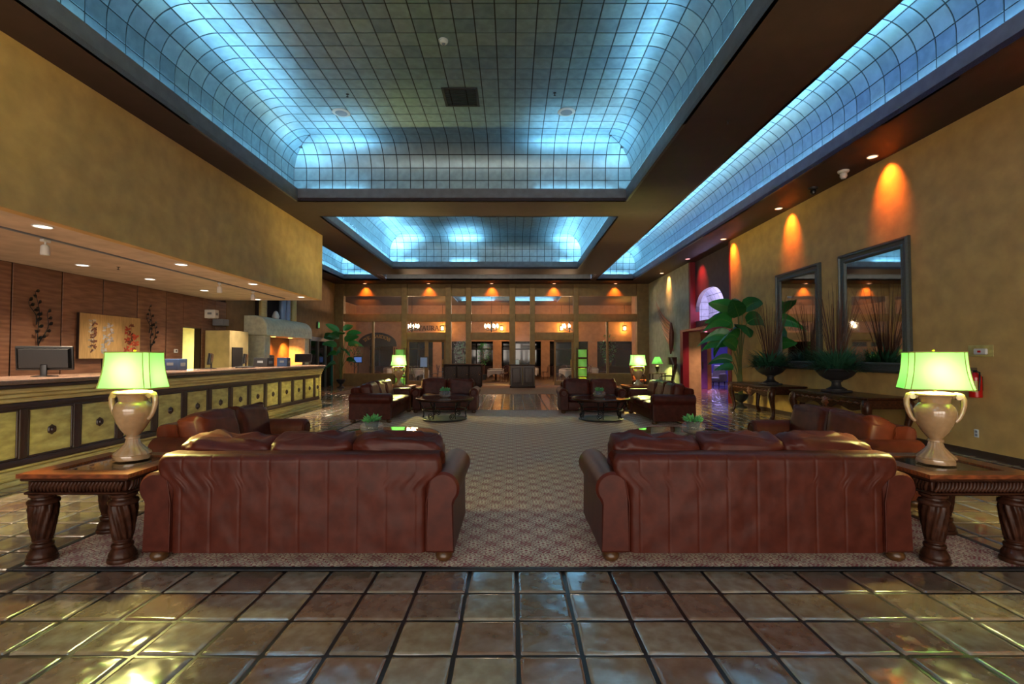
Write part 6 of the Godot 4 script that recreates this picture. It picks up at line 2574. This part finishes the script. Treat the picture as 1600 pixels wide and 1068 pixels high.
	part(t, "vase_base", m, mats.seam_dark)
	m = MB.new()
	m.lathe([Vector2(0.24, 0.40), Vector2(0.10, 0.70)], 32, Vector3.ZERO, func(w, y): return 1.0 + 0.05 * cos(w * 8.0))
	part(t, "lamp_shade", m, mats.lamp_shade)
	m = MB.new()
	m.lathe([Vector2(0.02, 0.44), Vector2(0.035, 0.50), Vector2(0.03, 0.55), Vector2(0, 0.58)], 10)
	part(t, "bulb", m, glow("cone_bulb", Color(1.0, 0.95, 0.8), 4.0))
	omni(Vector3(0, 0.52, 0), LAMP_COLOR, 1.3, 0.035, t)
	armchair_wood("wooden_armchair", "orange seated wooden armchair behind the urn lamp by the sage wall", P(5.45, 0, 20.9), 1.2, mats.orange_cloth)
	armchair_wood("high_back_chair", "dark brown high backed chair before the sage wall", P(6.30, 0, 19.9), -2.0, mats.dark_wood)
	t = thing("slim_floor_lamp", "slim black floor lamp with square black shade beside the passage", "floor lamp", P(6.42, 0, 19.55))
	m = MB.new()
	m.box(Vector3(0, 0.012, 0), Vector3(0.24, 0.024, 0.24), 0.006)
	m.tube([Vector3(0, 0.02, 0), Vector3(0, 1.25, 0)], 0.014, 8)
	part(t, "pole", m, mats.black)
	m = MB.new()
	m.lathe([Vector2(0.20, 1.12), Vector2(0.20, 1.42)], 4)
	var o := part(t, "square_shade", m, mats.umber_frame)
	o.rotation.y = PI / 4

# ---------------------------------------------------------------- fittings on ceilings and walls
func build_fittings() -> void:
	for k in 5:
		var x: float = [-7.27, -4.12, -1.0, 2.08, 5.12][k]
		downlight(P(x, H_CEIL, 24.0), Vector3(0, -1, -0.3), 42, WASH_COLOR, WASH_ENERGY, 0.09, "small downlight washing the header above the restaurant glass", "downlights above the restaurant glass")
	for k in 7:
		var d: float = [2.55, 5.6, 8.67, 11.75, 14.85, 17.9, 21.0][k]
		var c := WASH_COLOR
		var e := WASH_ENERGY
		if k == 5:
			c = Color(1.0, 0.18, 0.16)
		if k == 6:
			c = Color(1.0, 0.66, 0.36)
		downlight(P(6.48, H_CEIL, d), Vector3(0.72, -1, 0), 36, c, e, 0.09, "small downlight in the dark ceiling edge along the mirror wall", "downlights along the mirror wall")
	# dome camera and bracket camera at the ceiling edge
	for k in 2:
		var t := thing("security_camera", ["white dome security camera at the ceiling edge above the mirror", "small dark security camera at the ceiling edge beyond the dome camera"][k], "camera", P(6.42, H_CEIL, [9.35, 10.3][k]))
		var m := MB.new()
		m.lathe([Vector2(0.0, -0.05), Vector2(0.08, -0.045), Vector2(0.10, -0.02), Vector2(0.10, 0.0)], 20)
		part(t, "base", m, mats.white_plastic if k == 0 else mats.charcoal)
		m = MB.new()
		m.lathe([Vector2(0, -0.16), Vector2(0.04, -0.15), Vector2(0.065, -0.11), Vector2(0.06, -0.06), Vector2(0.05, -0.045)], 18)
		part(t, "dome", m, mats.white_plastic if k == 0 else mats.black)
	# inside the first vault: speakers, grille, smoke detector, sprinklers (vault crown height)
	var yc := VBASE + VS + VR - 0.008
	for k in 2:
		var t := thing("ceiling_speaker", ["round white ceiling speaker in the vault above reception side", "round white ceiling speaker in the vault above the mirror side"][k], "speaker", P([-3.46, 1.10][k], yc, [9.75, 9.72][k]))
		var m := MB.new()
		m.lathe([Vector2(0.12, -0.012), Vector2(0.16, -0.012), Vector2(0.18, 0.0)], 28)
		part(t, "ring", m, mats.white_plastic)
		m = MB.new()
		m.lathe([Vector2(0, -0.006), Vector2(0.12, -0.008)], 24)
		part(t, "grille", m, mats.grey_plastic)
	for k in 2:
		var t := thing("air_vent", ["square dark air grille in the middle of the large silver vault", "square dark air grille in the second silver vault"][k], "vent", P([-0.97, -0.9][k], yc if k == 0 else yc, [9.15, 16.8][k]))
		var m := MB.new()
		var h := 0.31
		for s in [-1, 1]:
			m.box(Vector3(s * h, -0.008, 0), Vector3(0.05, 0.016, 2 * h + 0.05), 0.003)
			m.box(Vector3(0, -0.008, s * h), Vector3(2 * h - 0.05, 0.016, 0.05), 0.003)
		part(t, "frame", m, mats.charcoal)
		for j in 9:
			m = MB.new()
			m.xf = Transform3D(Basis(Vector3.RIGHT, 0.6), Vector3(0, -0.006, -0.25 + 0.0625 * j))
			m.box(Vector3.ZERO, Vector3(2 * h - 0.05, 0.003, 0.05))
			part(t, "slat", m, mats.charcoal)
	var sd := thing("smoke_detector", "white smoke detector on the dark crown of the large vault", "detector", P(-1.07, yc, 7.48))
	var m := MB.new()
	m.lathe([Vector2(0, -0.055), Vector2(0.045, -0.055), Vector2(0.06, -0.04), Vector2(0.065, -0.02), Vector2(0.075, -0.018), Vector2(0.075, 0.0)], 20)
	part(sd, "case", m, mats.white_plastic)
	m = MB.new()
	m.lathe([Vector2(0, -0.07), Vector2(0.02, -0.068), Vector2(0.025, -0.055)], 12)
	part(sd, "sensor", m, mats.grey_plastic)
	for k in 4:
		var t := thing("sprinkler_head", ["tiny sprinkler head in the vault above the reception side", "tiny sprinkler head in the vault above the mirror side", "tiny sprinkler head in the dark beam beside the narrow vault", "tiny sprinkler head in the cream reception soffit"][k], "sprinkler", [P(-3.1, yc, 9.05), P(0.8, yc, 9.0), P(3.3, H_CEIL, 7.35), P(-7.3, 3.115, 9.0)][k])
		m = MB.new()
		m.lathe([Vector2(0.0, -0.05), Vector2(0.022, -0.05), Vector2(0.022, -0.045), Vector2(0.006, -0.04), Vector2(0.006, -0.01), Vector2(0.03, -0.004), Vector2(0.03, 0.0)], 10)
		part(t, "head", m, mats.charcoal)
